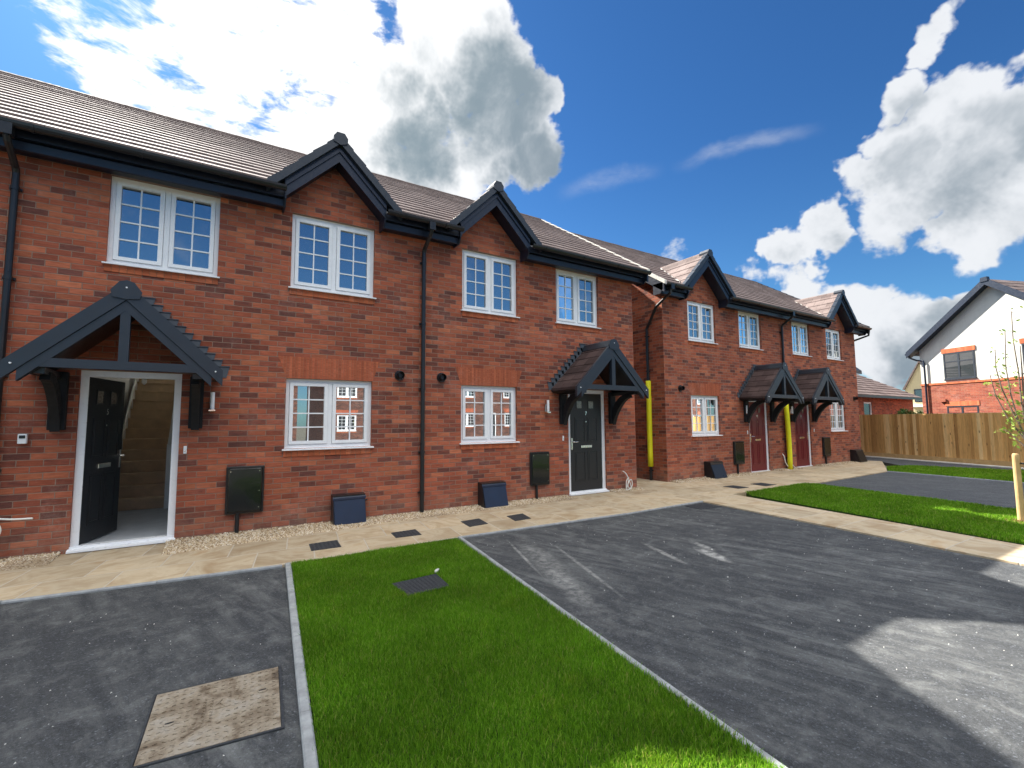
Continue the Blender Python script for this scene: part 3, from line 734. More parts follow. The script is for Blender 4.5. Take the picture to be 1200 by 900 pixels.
# ---- block 2
Y2 = .335; HG2 = HG
gA = (10.80, 1.05, 5.86, 1.0); gB = (18.20, 1.05, 5.86, 1.0)
hA, oA = dwelling('brick_house', 'brick house with dark red door and a yellow sleeved pipe in the alley', HG2, 9.307, 14.55, Y2, [gA],
    [(10.282, 11.453, 3.541, 4.60, 'G'), (12.535, 13.667, 3.541, 4.60, 'E'), (10.293, 11.492, 1.06, 2.10, 'L')],
    dict(x=(12.835, 13.809), z0=-.05, z1=2.05, mat='doorred', num='9', hinge='R', lab='dark red six-panel door'), ends=('cream', 0), roof_ext=(.30, 0), sun_block_ext=1.0)
hB, oB = dwelling('brick_house', 'brick house at the far right end of the terrace beside the timber fence', HG2, 14.55, 19.763, Y2, [gB],
    [(15.41, 16.505, 3.541, 4.60, 'E'), (17.63, 18.725, 3.541, 4.60, 'G'), (17.61, 18.714, 1.06, 2.10, 'L')],
    dict(x=(15.287, 16.266), z0=-.05, z1=2.05, mat='doorred', num='11', hinge='L', lab='dark red six-panel door'), ends=(0, 'navy'), pipes=[(14.73, 0)], roof_ext=(0, .35))
wall_lamp(hA, oA, 12.62, Y2); vent(hA, oA, 9.885, Y2, 2.26); vent(hB, oB, 19.45, Y2, 2.2); bell(hA, oA, 12.72, Y2, 1.1); wall_lamp(hB, oB, 15.05, Y2); bell(hB, oB, 16.45, Y2, 1.1)
meter_box(hA, oA, 12.0, 12.47, Y2); gas_box(hA, oA, 10.72, 11.25, Y2, 'black', .30); meter_box(hB, oB, 16.92, 17.40, Y2); gas_box(hB, oB, 18.86, 19.40, Y2, 'black', .30)
p = MB(); xs = 9.307-.06
p.tube([(9.19, Y2+EY-.03, 4.72), (9.19, Y2+EY, 4.55), (9.2, Y2+.1, 4.30), (xs, .70, 3.95), (xs, .80, 3.80), (xs, .80, 2.0), (xs, .80, -.12)], .036, 12)
for z in (3.6, 2.7, 1.3, .2): p.box(xs-.045, 9.306, .77, .83, z-.015, z+.015)
p.box(9.13, 9.25, Y2+EY-.09, Y2+EY+.02, 4.62, 4.76)
dp = p.build('downpipe', 'black', hA, oA)
p = MB(); p.tube([(xs, .80, .30), (xs, .80, .62), (xs, .80, .63), (xs-.004, .80, 1.2), (xs+.003, .80, 2.06), (xs, .80, 2.07), (xs, .80, 2.46)], [.066, .066, .063, .066, .065, .062, .066], 16)
p.build('pipe_guard', 'yellow', dp, oA, smooth=True)
p = MB(); xe = 19.763+.06
p.tube([(20.02, Y2+EY-.03, 4.72), (20.02, Y2+EY, 4.50), (19.95, Y2+.1, 4.36), (xe, .75, 4.15), (xe, .82, 4.05), (xe, .82, -.1)], .036, 10); p.build('downpipe', 'black', hB, oB)
# side door hood on the far gable wall
p = MB(); p.prism([(-.25+.6, 3.25), (.55+.6, 4.0), (1.35+.6, 3.25), (1.35+.6, 3.12), (.55+.6, 3.85), (-.25+.6, 3.12)], 'x', 19.765, 20.25); p.build('side_hood', 'navy', hB, oB)
# yellow bent conduit in front of the party wall
p = MB(); pts = [(14.60+.035*math.sin(t*3.0), Y2-.12-.03*t, 2.03-2.07*t) for t in np.linspace(0, 1, 9)]
p.tube(pts, .068, 14); yo = p.build('pipe_sleeve', 'yellow', None, smooth=True); tag(yo, 'bent yellow foam sleeve leaning on the wall between the two red doors', 'pipe sleeve')

# ---- loose cables
def cable(pts, r, label):
    m = MB(); P = [Vector(p) for p in pts]; out = []
    for i in range(len(P)-1):
        p0, p1, p2, p3 = P[max(i-1, 0)], P[i], P[i+1], P[min(i+2, len(P)-1)]
        for t in np.linspace(0, 1, 5, endpoint=False):
            out.append(.5*((2*p1)+(p2-p0)*t+(2*p0-5*p1+4*p2-p3)*t*t+(3*p1-p0-3*p2+p3)*t**3))
    out.append(P[-1]); m.tube(out, r, 8); o = m.build('loose_cable', 'cable', None, smooth=True); tag(o, label, 'cable')
cable([(7.46, -.005, .36), (7.50, -.07, .30), (7.58, -.10, .10), (7.60, -.10, -.02), (7.52, -.09, .05), (7.56, -.08, .22), (7.48, -.09, .15), (7.46, -.10, -.02), (7.50, -.11, .10), (7.62, -.09, .18), (7.64, -.10, .06), (7.55, -.10, -.02), (7.42, -.12, -.03)], .011, 'white cable looped up against the brick wall right of the door numbered 7')
cable([(-2.35, -.004, .45), (-2.20, -.06, .47), (-2.05, -.08, .43), (-1.97, -.10, .33), (-2.0, -.10, .22), (-2.12, -.10, .16), (-2.25, -.08, .22), (-2.2, -.08, .36), (-2.05, -.09, .43), (-1.86, -.14, .42), (-1.70, -.18, .42)], .011, 'white cable coiled out of the brick wall left of the open door')
cable([(14.5, Y2-.003, .42), (14.44, Y2-.08, .32), (14.46, Y2-.1, .16), (14.6, Y2-.12, .02), (14.75, Y2-.12, .10), (14.95, Y2-.1, .0), (15.05, Y2-.1, -.03)], .014, 'pale hose looped at the foot of the yellow sleeve between the red doors')

# ------------------------------------------------------------------ ground
def sheet(name, poly, z, mat, th=.3, kind='structure'):
    m = MB(); m.prism(poly, 'z', z-th, z); o = m.build(name, mat); tag(o, kind=kind); return o
gm = MB(); gm.quad((-700, -700, -.16), (700, -700, -.16), (700, 700, -.16), (-700, 700, -.16)); tag(gm.build('ground', 'ground'), kind='structure')
PZ, TZ = -.04, -.055
def ext(p, q, y): t = (y-p[1])/(q[1]-p[1]); return (p[0]+(q[0]-p[0])*t, y)
YE = -7.6
KL = ((.644, -1.85), (.369, -5.127)); K2 = ((2.69, -1.765), (2.106, -6.235)); DR = ((7.63, -1.82), (7.039, -6.033)); PRr = ((8.834, -1.656), (8.083, -5.791))
G2 = ((11.757, -1.78), (11.10, -5.25)); D2r = ((16.30, -1.63), (15.80, -4.346)); G3 = ((18.78, -1.35), (19.40, -3.68))
# paving strip along both houses, with the branch between drives; apron at the doors
sheet('pavement', [(-9, -1.30), (-1.5, -1.66), (.66, -1.86), (2.66, -1.80), (5.6, -1.88), (7.63, -1.82), ext(*DR, YE), ext(*PRr, YE), (8.834, -1.656), (11.66, -1.62), (11.757, -1.78), (16.30, -1.63), (17.8, -1.05), (19.95, -.2), (19.95, .8), (9.5, .8), (9.5, 3.2), (7.7, 3.2), (7.7, .1), (-9, .1)], PZ, 'paving')
sheet('driveway', [(-9, -1.36), (-1.5, -1.70), (.64, -1.90), ext(*KL, YE), (-9, YE)], TZ, 'tarmac')
sheet('driveway', [(2.69, -1.83), (5.6, -1.92), (7.60, -1.86), (ext(*DR, YE)[0]-.03, YE), (ext(*K2, YE)[0]+.03, YE)], TZ, 'tarmac')
sheet('driveway', [(11.80, -1.80), (16.27, -1.66), (ext(*D2r, YE)[0], YE), (ext(*G2, YE)[0], YE)], TZ, 'tarmac_far')
sheet('road', [(18.85, -1.10), (20.0, -.16), (20.0, 3.2), (23.2, 3.2), (18.6, -8.6), (17.9, -8.6), (19.40, -3.68)], TZ, 'tarmac_far')
sheet('road', [(-60, YE-.01), (60, YE-.01), (60, -15), (-60, -15)], TZ-.004, 'tarmac')
sheet('lawn', [(-60, -15.1), (60, -15.1), (60, -21), (-60, -21)], -.08, 'turf')
turf = []
L1 = [(.71, -1.84), (2.64, -1.80), ext(*K2, YE), ext(*KL, YE)]; L1[2] = (L1[2][0]-.02, YE); L1[3] = (L1[3][0]+.06, YE)
L2 = [(9.02, -1.95), (9.25, -1.70), (11.66, -1.62), (11.74, -1.83), ext(*G2, YE), ext(*PRr, YE)]; L2[4] = (L2[4][0]-.03, YE); L2[5] = (L2[5][0]+.03, YE)
L3 = [(16.34, -1.66), (17.8, -1.09), (18.78, -1.35), (19.35, -3.68), (17.85, -8.3), (15.2, -8.3), (15.85, -4.346)]
for poly in (L1, L2, L3): sheet('lawn', poly, -.05, 'turf')
# edging
def strip(pts, w, z0, z1):
    m = MB()
    for a, b in zip(pts, pts[1:]):
        a = Vector(a); b = Vector(b); L = (b-a).length; n = max(1, round(L/.915)); d = (b-a)/L; nn = Vector((-d.y, d.x))*w/2
        for i in range(n):
            p = a+d*(L*i/n+.003); q = a+d*(L*(i+1)/n-.003); j = random.uniform(-.002, .002)
            c = .008
            prof = [(-1, z0), (-1, z1-c+j), (-1+c/(w/2), z1+j), (1-c/(w/2), z1+j), (1, z1-c+j), (1, z0)]
            vs = [(p.x+nn.x*s, p.y+nn.y*s, z) for s, z in prof]+[(q.x+nn.x*s, q.y+nn.y*s, z) for s, z in prof]
            m.add(vs, [tuple(range(6)), tuple(range(11, 5, -1))]+[(k, k+6, (k+1) % 6+6, (k+1) % 6) for k in range(6)])
    return m
e = strip([(-9, -1.33), (-1.5, -1.68), (.62, -1.878)], .045, -.2, -.032); tag(e.build('kerb', 'concrete'), kind='structure')
e = strip([(.675, -1.86), (ext((.675, -1.86), (.395, -5.13), YE))], .055, -.2, -.022); tag(e.build('kerb', 'concrete'), kind='structure')
e = strip([(2.70, -1.80), ext((2.70, -1.80), (2.10, -6.235), YE)], .045, -.2, -.030); tag(e.build('kerb', 'concrete'), kind='structure')
e = strip([(2.70, -1.80), (5.6, -1.90), (7.63, -1.84)], .04, -.2, -.034); tag(e.build('kerb', 'concrete'), kind='structure')
e = strip([(16.30, -1.64), (15.83, -4.346), ext((16.30, -1.64), (15.83, -4.346), -7.6)], .05, -.2, -.03); tag(e.build('kerb', 'concrete'), kind='structure')
FA, FB = Vector((22.41, 1.344)), Vector((20.558, -3.447)); fd = (FB-FA).normalized(); fn = Vector((fd.y, -fd.x))
if fn.x > 0: fn = -fn
fs0 = FA-fd*3.5; fs1 = FB+fd*5.5
e = strip([tuple(fs0+fn*.16), tuple(fs1+fn*.16)], .16, -.2, -.02); tag(e.build('kerb', 'cream'), kind='structure')

# ---- gravel strips
def gravel(name, regions, dens):
    V = []; Fc = []
    octa = np.array([(1, 0, 0), (-1, 0, 0), (0, 1, 0), (0, -1, 0), (0, 0, 1), (0, 0, -1)], float)
    of = [(0, 2, 4), (2, 1, 4), (1, 3, 4), (3, 0, 4), (2, 0, 5), (1, 2, 5), (3, 1, 5), (0, 3, 5)]
    for (xa, xb, fa, fb, yb) in regions:
        n = int((xb-xa)*(yb-(fa+fb)/2)*dens); us = rng.random(n); vs = rng.random(n)
        for u, v in zip(us, vs):
            x = xa+(xb-xa)*u; yfr = fa+(fb-fa)*u+.03*math.sin(x*7)+.02*math.sin(x*17); y = yfr+(yb-yfr)*v
            s = rng.uniform(.006, .014); P = octa*s*rng.uniform(.7, 1.3, 3)+rng.normal(0, s*.22, (6, 3)); a = rng.random()*6.28
            ca, sa = math.cos(a), math.sin(a); P = P@np.array([[ca, sa, 0], [-sa, ca, 0], [0, 0, 1]])
            tz = (1-v)*-.012+.03*v
            o = len(V); V += [tuple(p) for p in (P+np.array([x, y, PZ+.004+tz*rng.uniform(.2, 1)]))]; Fc += [tuple(o+i for i in f) for f in of]
    m = MB(); m.v = V; m.f = Fc; o = m.build(name, 'gravel'); tag(o, kind='stuff'); o['label'] = 'buff gravel strip against the brick walls'; o['category'] = 'gravel'; return o
gravel('gravel', [(-2.6, -1.49, -.62, -.24, 0), (-.50, .75, -.68, -.60, 0), (.75, 1.5, -.60, -.50, 0), (1.5, 3.3, -.50, -.30, 0), (3.3, 5.9, -.38, -.30, 0), (7.06, 7.9, -.16, -.26, 0)], 6500)
gravel('gravel', [(9.4, 12.7, Y2-.30, Y2-.35, Y2), (13.9, 15.2, Y2-.25, Y2-.25, Y2), (16.4, 19.7, Y2-.3, Y2-.3, Y2)], 2600)['label'] = 'far buff gravel strip under the houses with red doors'
for i, (xa, xb, fr) in enumerate(((-2.6, -1.49, -.5), (-.50, 5.9, -.38), (7.06, 7.9, -.2))):
    b = MB(); b.prism([(-.002, PZ-.02), (-.002, PZ+.024), (fr*.5, PZ+.012), (fr, PZ+.002), (fr, PZ-.02)], 'x', xa, xb); tag(b.build('gravel_bed', 'gbed'), kind='structure')

# ---- grass
def inside(poly, X, Y):
    c = np.zeros(len(X), bool); n = len(poly)
    for i in range(n):
        x0, y0 = poly[i]; x1, y1 = poly[(i+1) % n]
        k = ((y0 > Y) != (y1 > Y)); 
        with np.errstate(all='ignore'): c ^= k & (X < (x1-x0)*(Y-y0)/(y1-y0)+x0)
    return c
def grass(name, poly, dens, hmean, wid, z, hole=None, label=''):
    P = np.array(poly); x0, y0 = P.min(0); x1, y1 = P.max(0); n = int((x1-x0)*(y1-y0)*dens)
    X = rng.uniform(x0, x1, n); Y = rng.uniform(y0, y1, n); k = inside(poly, X+rng.normal(0, .012, n), Y+rng.normal(0, .012, n))
    if hole is not None: k &= ~inside(hole, X, Y)
    X, Y = X[k], Y[k]; n = len(X)
    cl = .5+.5*np.sin(X*5.1+np.sin(Y*4.3)*1.3)*np.sin(Y*5.7+np.sin(X*3.9)); cl += rng.normal(0, .35, n)
    H = hmean*(.50+.50*np.clip(cl, 0, 1.3)+rng.random(n)*.5); a = rng.random(n)*2*np.pi
    W = wid*rng.uniform(.7, 1.3, n); dx, dy = np.cos(a)*W/2, np.sin(a)*W/2
    lean = H*rng.uniform(.1, .75, n); b = rng.random(n)*2*np.pi; lx, ly = np.cos(b)*lean, np.sin(b)*lean
    Z = np.full(n, z)
    V = np.empty((n, 5, 3))
    V[:, 0] = np.c_[X-dx, Y-dy, Z]; V[:, 1] = np.c_[X+dx, Y+dy, Z]
    V[:, 2] = np.c_[X+dx*.8+lx*.3, Y+dy*.8+ly*.3, Z+H*.6]; V[:, 3] = np.c_[X-dx*.8+lx*.3, Y-dy*.8+ly*.3, Z+H*.6]
    V[:, 4] = np.c_[X+lx, Y+ly, Z+H*.97]
    me = bpy.data.meshes.new(name); me.vertices.add(5*n); me.vertices.foreach_set('co', V.ravel())
    me.loops.add(7*n); base = (np.arange(n)*5)[:, None]
    me.loops.foreach_set('vertex_index', (base+np.array([0, 1, 2, 3, 3, 2, 4])).ravel())
    me.polygons.add(2*n); me.polygons.foreach_set('loop_start', np.c_[np.arange(n)*7, np.arange(n)*7+4].ravel())
    me.update(calc_edges=True); me.materials.append(M['grass'])
    o = bpy.data.objects.new(name, me); COL.objects.link(o); tag(o, label, 'grass', kind='stuff'); return o
INS = [(1.40, -3.07), (1.43, -3.44), (1.83, -3.42), (1.86, -3.03)]
front = [p for p in L1]
def clip(poly, ya, yb):  # split the near lawn for density
    m = []
    def X(p, q, y): t = (y-p[1])/(q[1]-p[1]); return (p[0]+(q[0]-p[0])*t, y)
    l = (poly[0], poly[3]); r = (poly[1], poly[2])
    return [X(*l, ya), X(*r, ya), X(*r, yb), X(*l, yb)]
grass('grass', clip(L1, -1.86, -3.6), 24000, .034, .0042, -.05, INS, 'short bright green grass of the near lawn, far half by the slabs')
grass('grass', clip(L1, -3.6, -6.6), 27000, .036, .0038, -.05, None, 'short bright green grass of the near lawn, front half')
grass('grass', L2, 5500, .04, .009, -.05, None, 'grass of the middle lawn strip between slab path and far drive')
grass('grass', L3, 2600, .045, .013, -.05, None, 'grass of the far lawn strip in front of the timber fence')

# ---- covers in the ground
def cover(quad, z, label, name='drain_cover', mat='cover', grid=9):
    q = [Vector((*p, 0)) for p in quad]
    def at(u, v): a = q[0].lerp(q[1], u); b = q[3].lerp(q[2], u); return a.lerp(b, v)
    m = MB(); pr = [tuple(p[:2]) for p in q]; m.prism(pr, 'z', z-.05, z)
    r = m
    for i in range(grid):
        for j in range(grid):
            u, v = (i+.5)/grid, (j+.5)/grid; c = at(u, v); d = (q[1]-q[0]).normalized()*.5*(q[1]-q[0]).length/grid*.62; w = (q[3]-q[0]).normalized()*(q[3]-q[0]).length/grid*.16
            if (i+j) % 2: d, w = w*1.6, d*.8; 
            vs = [c-d-w, c+d-w, c+d+w, c-d+w]; zz = z+.003
            r.add([(p.x, p.y, z-.001) for p in vs]+[(p.x, p.y, zz) for p in vs], [(0, 1, 5, 4), (1, 2, 6, 5), (2, 3, 7, 6), (3, 0, 4, 7), (4, 5, 6, 7)])
    o = m.build(name, mat); tag(o, label, 'cover', None)
    return o
CG = 'small dark covers set in the slab path'
for i, (q, l) in enumerate(((([(.991, -1.116), (1.327, -1.10), (1.301, -1.461), (.965, -1.457)]), 'dark cover in the slabs, leftmost of four along the near path'),
        (([(2.02, -1.10), (2.37, -1.08), (2.33, -1.42), (1.99, -1.40)]), 'dark cover in the slabs just in front of the big downpipe'),
        (([(3.12, -.97), (3.45, -.93), (3.39, -1.32), (3.07, -1.36)]), 'dark cover in the slabs in front of the window right of the big downpipe'),
        (([(3.90, -1.01), (4.22, -.98), (4.12, -1.37), (3.82, -1.39)]), 'dark cover in the slabs in front of the dark gas box of house 7'),
        (([(9.66, -.90), (10.0, -.92), (9.97, -1.32), (9.62, -1.30)]), 'dark cover in the far slabs, left of two before the red door houses'),
        (([(10.55, -1.0), (10.95, -1.02), (10.90, -1.42), (10.48, -1.40)]), 'dark cover in the far slabs, right of two before the red door houses'))):
    c = cover(q, PZ+.006, l, grid=7); c['group'] = CG
cover([(7.0, -1.93), (7.50, -1.95), (7.46, -2.35), (6.95, -2.30)], TZ+.006, 'dark drain grating at the far corner of the large drive', grid=8)
cover(INS, -.033, 'square dark inspection cover sunk in the near lawn', 'inspection_cover', 'cover', 11)
# rusty manhole
mq = [(-.235, -4.08), (.364, -4.11), (.315, -4.75), (-.262, -4.70)]
q = [Vector((*p, 0)) for p in mq]
def at(u, v): return q[0].lerp(q[1], u).lerp(q[3].lerp(q[2], u), v)
z = TZ+.008; m = MB(); m.prism([tuple(p[:2]) for p in q], 'z', z-.06, z); rp = m; mh = empty('manhole_cover', (0, 0, 0)); tag(mh, 'rusty rectangular iron manhole cover with raised chevrons in the left drive', 'manhole cover')
fr = MB()
for a, b in ((0, 1), (1, 2), (2, 3), (3, 0)):
    d = (q[b]-q[a]).normalized(); n = Vector((-d.y, d.x, 0)); c = (q[0]+q[2])/2
    if (c-q[a]).dot(n) > 0: n = -n
    p = [q[a]-d*.016+n*.004, q[b]+d*.016+n*.004, q[b]+d*.016+n*.016, q[a]-d*.016+n*.016]
    fr.prism([tuple(x[:2]) for x in p], 'z', z-.05, z-.001+.0005*a)
fr.build('manhole_frame', 'cover', mh)
def dash(u, v, ang, L, w, h=.004):
    c = at(u, v); d = Vector((math.cos(ang), math.sin(ang), 0))*L/2; n = Vector((-d.y, d.x, 0)).normalized()*w/2
    vs = [c-d-n, c+d-n, c+d+n, c-d+n]; rp.add([(p.x, p.y, z-.001) for p in vs]+[(p.x, p.y, z+h) for p in vs], [(0, 1, 5, 4), (1, 2, 6, 5), (2, 3, 7, 6), (3, 0, 4, 7), (4, 5, 6, 7)])
for i in range(16):
    for j in range(13):
        u, v = (i+.6)/16.3, (j+.6)/13.3
        if .36 < u < .56 and .25 < v < .72: continue
        if (abs(u-.16) < .06 and abs(v-.55) < .07) or (abs(u-.86) < .06 and abs(v-.38) < .07): continue
        a = .5 if (i+j) % 2 else -.5
        dash(u, v, a, .017, .006); 
for row in (.40, .455):                      # two lines of worn, unreadable raised lettering
    for k in range(9):
        v = .30+k*.045; dash(row, v, random.choice((0, .2, 1.57)), .014, .005); dash(row+.008, v+.01, random.choice((1.57, 1.2)), .012, .004)
for (u0, v0, a) in ((.515, .40, 1.05), (.545, .46, -1.05), (.53, .50, 0)): dash(u0, v0, a, .05, .005)
rp.build('cover_plate', 'manhole', mh)
for (u, v, l) in ((.16, .55, 0), (.86, .38, 0)):
    c = at(u, v); k = MB(); k.tube([(c.x, c.y, z-.002), (c.x, c.y, z+.004)], .026, 18); o = k.build('key_hole', 'manhole', mh)
    k = MB(); k.box(c.x-.018, c.x+.018, c.y-.005, c.y+.005, z+.0045, z+.0055); k.build('slot', 'black', o)
k = MB(); k.tube([(1.86, -3.0, -.03), (1.87, -3.0, -.024), (1.885, -3.005, -.008), (1.90, -3.01, .0)], [.008, .018, .014, .005], 7); tag(k.build('stone', 'stone'), 'small white stone lying at the corner of the cover in the lawn', 'stone')

# ---- stone chips scattered on the tarmac
V = []; Fc = []
for _ in range(620):
    x, y = rng.uniform(-2, 7.3), rng.uniform(-6.6, -2.0)
    if .3 < x < 2.75: continue
    s = rng.uniform(.002, .006)*(1.6 if rng.random() < .06 else 1); o = len(V)
    P = np.array([(1, 0, .2), (-.5, .9, 0), (-.6, -.8, .1), (0, 0, 1.3)])*s+rng.normal(0, s*.2, (4, 3))
    V += [tuple(p+np.array([x, y, TZ+.001])) for p in P]; Fc += [(o, o+1, o+3), (o+1, o+2, o+3), (o+2, o, o+3), (o, o+2, o+1)]
m = MB(); m.v = V; m.f = Fc; tag(m.build('stone_chips', 'stone'), 'pale stone chips scattered over the tarmac drives', 'stone chips', kind='stuff')

# ------------------------------------------------------------------ fence
ft = empty('timber_fence', (FA.x, FA.y, 0)); tag(ft, 'new orange-brown vertical board fence behind the far lawn', 'fence')
L = (fs1-fs0).length; m = MB(); x = 0
def fp(s, off): p = fs0+fd*s+fn*off; return (p.x, p.y)
while x < L:
    w = .112+random.uniform(-.006, .006); a, b, c, d = fp(x, 0), fp(x+w+.012, 0), fp(x+w+.012, .022), fp(x, .010); jz = random.uniform(-.004, .004)
    zt = 1.63+jz
    m.add([(a[0], a[1], .12), (b[0], b[1], .12), (c[0], c[1], .12), (d[0], d[1], .12), (a[0], a[1], zt), (b[0], b[1], zt), (c[0], c[1], zt), (d[0], d[1], zt)], [(0, 1, 2, 3), (4, 5, 6, 7), (0, 1, 5, 4), (1, 2, 6, 5), (2, 3, 7, 6), (3, 0, 4, 7)])
    x += w
m.build('fence_boards', 'fence', ft, (FA.x, FA.y, 0))
g = MB(); n = int(L/2.4)
for i in range(n+1):
    a, b = L*i/(n+1)+.004, L*(i+1)/(n+1)-.004; pa, pb, pc, pd = fp(a, -.012), fp(b, -.012), fp(b, .026), fp(a, .026)
    g.prism([pa, pb, pc, pd], 'z', -.06, .125)
g.build('gravel_board', M['postwood'], ft, (FA.x, FA.y, 0))
g = MB()
for zc in (.35, .85, 1.35): g.prism([fp(0, -.06), fp(L, -.06), fp(L, -.004), fp(0, -.004)], 'z', zc, zc+.07)
g.build('rail', 'fence', ft, (FA.x, FA.y, 0))
for i in range(n+2):
    s = L*i/(n+1); g = MB(); g.prism([fp(s-.045, -.15), fp(s+.045, -.15), fp(s+.045, -.061), fp(s-.045, -.061)], 'z', -.15, 1.60); g.build('fence_post', 'fence', ft, (FA.x, FA.y, 0))

# ------------------------------------------------------------------ white rendered house
A2 = Vector((30.93, 2.148)); gd = fd            # gable plane runs parallel to the fence
gn = fn                                          # outward, towards the street
def gp(s, off=0): p = A2+gd*s+gn*off; return (p.x, p.y)
wh = empty('rendered_house', (A2.x, A2.y, 0)); tag(wh, 'white rendered house with orange brick lower storey behind the timber fence', 'house')
worg = (A2.x, A2.y, 0)
W0, W1, WC = .38, 7.0, 3.69; EVZ, APZ = 4.92, 7.78; sl = (APZ-EVZ)/(WC-W0+.38)
def P3(s, off, z): p = gp(s, off); return (p[0], p[1], z)
def panel(mb, s0, s1, z0, z1, off=0): mb.quad(P3(s0, off, z0), P3(s1, off, z0), P3(s1, off, z1), P3(s0, off, z1))
def slab(mb, poly, o0, o1):
    n = len(poly); vs = [P3(s, o0, z) for s, z in poly]+[P3(s, o1, z) for s, z in poly]
    mb.add(vs, [tuple(range(n)), tuple(range(2*n-1, n-1, -1))]+[(i, i+n, (i+1) % n+n, (i+1) % n) for i in range(n)])
up = MB()
def up_z(s): return APZ-.10-abs(s-WC)*sl
wx = (1.58, 2.86, 3.32, 4.60); wx2 = (4.62, 5.9, 3.32, 4.60)
slab(up, [(W0, 3.22), (W0, up_z(W0)), (WC, up_z(WC)), (W1, up_z(W1)), (W1, 3.22)], -.02, -.5)
up.quad(P3(W0, -.02, 3.22), P3(W0, -9, 3.22), P3(W0, -9, up_z(W0)), P3(W0, -.02, up_z(W0)))
up.build('upper_wall', 'render', wh, worg)
lo = MB(); slab(lo, [(W0-.01, -.2), (W0-.01, 3.14), (W1, 3.14), (W1, -.2)], 0, -.5)
lo.quad(P3(W0-.01, 0, -.2), P3(W0-.01, -9, -.2), P3(W0-.01, -9, 3.14), P3(W0-.01, 0, 3.14))
lo.build('lower_wall', 'brick_far', wh, worg)
st = MB(); slab(st, [(W0-.03, 3.141), (W0-.03, 3.235), (W1+.03, 3.235), (W1+.03, 3.141)], .03, -.45); st.build('string_course', 'sillbrick', wh, worg)
def wh_window(s0, s1, z0, z1, hood=True):
    f = MB(); F = .06
    for poly in ([(s0, z0), (s1, z0), (s1, z0+F), (s0, z0+F)], [(s0, z1-F), (s1, z1-F), (s1, z1), (s0, z1)], [(s0, z0+F), (s0+F, z0+F), (s0+F, z1-F), (s0, z1-F)], [(s1-F, z0+F), (s1, z0+F), (s1, z1-F), (s1-F, z1-F)],
                 [((s0+s1)/2-.04, z0+F), ((s0+s1)/2+.04, z0+F), ((s0+s1)/2+.04, z1-F), ((s0+s1)/2-.04, z1-F)]):
        slab(f, poly, .012, -.019)
    zt = z0+(z1-z0)*.64
    slab(f, [(s0+F, zt), (s1-F, zt), (s1-F, zt+.05), (s0+F, zt+.05)], .008, -.017)
    w = f.build('window', 'grey', wh, worg)
    g = MB(); slab(g, [(s0+.02, z0+.02), (s1-.02, z0+.02), (s1-.02, z1-.02), (s0+.02, z1-.02)], -.003, -.018); g.build('glass', 'glassdark', w, worg)
    if hood: b = MB(); slab(b, [(s0-.06, z1+.003), (s1+.06, z1+.003), (s1+.06, z1+.22), (s0-.06, z1+.22)], .02, -.1); b.build('brick_header', 'sillbrick', wh, worg)
    b = MB(); slab(b, [(s0-.03, z0-.05), (s1+.03, z0-.05), (s1+.03, z0-.003), (s0-.03, z0-.003)], .04, -.05); b.build('window_sill', 'grey', wh, worg)
wh_window(1.50, 2.83, 3.38, 4.66); wh_window(4.62, 5.9, 3.38, 4.66); wh_window(1.50, 2.83, 1.0, 2.06); wh_window(4.62, 5.9, 1.0, 2.06)
rf = MB()
for sg in (-1, 1):
    n = 11
    for i in range(n):
        d0 = (WC-W0+.38)*(i+1)/n; d1 = max(0, (WC-W0+.38)*i/n-.02)
        slab(rf, [(WC+sg*d0, APZ-sl*d0-.06), (WC+sg*d0, APZ-sl*d0+.03), (WC+sg*d1, APZ-sl*d1+.005), (WC+sg*d1, APZ-sl*d1-.05)], .30, -9.2)
rfo = rf.build('roof', 'tile', wh, worg)
b = MB()
for sg in (-1, 1):
    d = WC-W0+.38; slab(b, [(WC, APZ+.05), (WC+sg*(d+.03), APZ+.05-sl*(d+.03)), (WC+sg*(d+.03), APZ-sl*(d+.03)-.26), (WC, APZ-.26)], .34, .29)
    slab(b, [(WC, APZ-.22), (WC+sg*d, APZ-sl*d-.22), (WC+sg*d, APZ-sl*d-.25), (WC, APZ-.25)], .289, 0)
slab(b, [(WC-.15, APZ-.12), (WC-.12, APZ+.08), (WC+.12, APZ+.08), (WC+.15, APZ-.12)], .37, .2)
b.build('bargeboard', 'navy', rfo, worg)
g = MB(); g.tube([P3(-.06, .3, 4.83), P3(-.06, -9, 4.83)], .06, 8); g.build('gutter', 'navy', wh, worg)
g = MB(); g.tube([P3(-.04, .12, 4.80), P3(-.04, .12, 4.66), P3(.30, .09, 4.48), P3(.60, .07, 4.42), P3(.64, .07, 4.30), P3(.64, .07, -.1)], .045, 8); g.build('downpipe', 'navy', wh, worg)
g = MB(); slab(g, [(1.24, 2.28), (1.52, 2.28), (1.52, 2.40), (1.24, 2.40)], .10, 0); g.build('vent', 'brick_far', wh, worg)

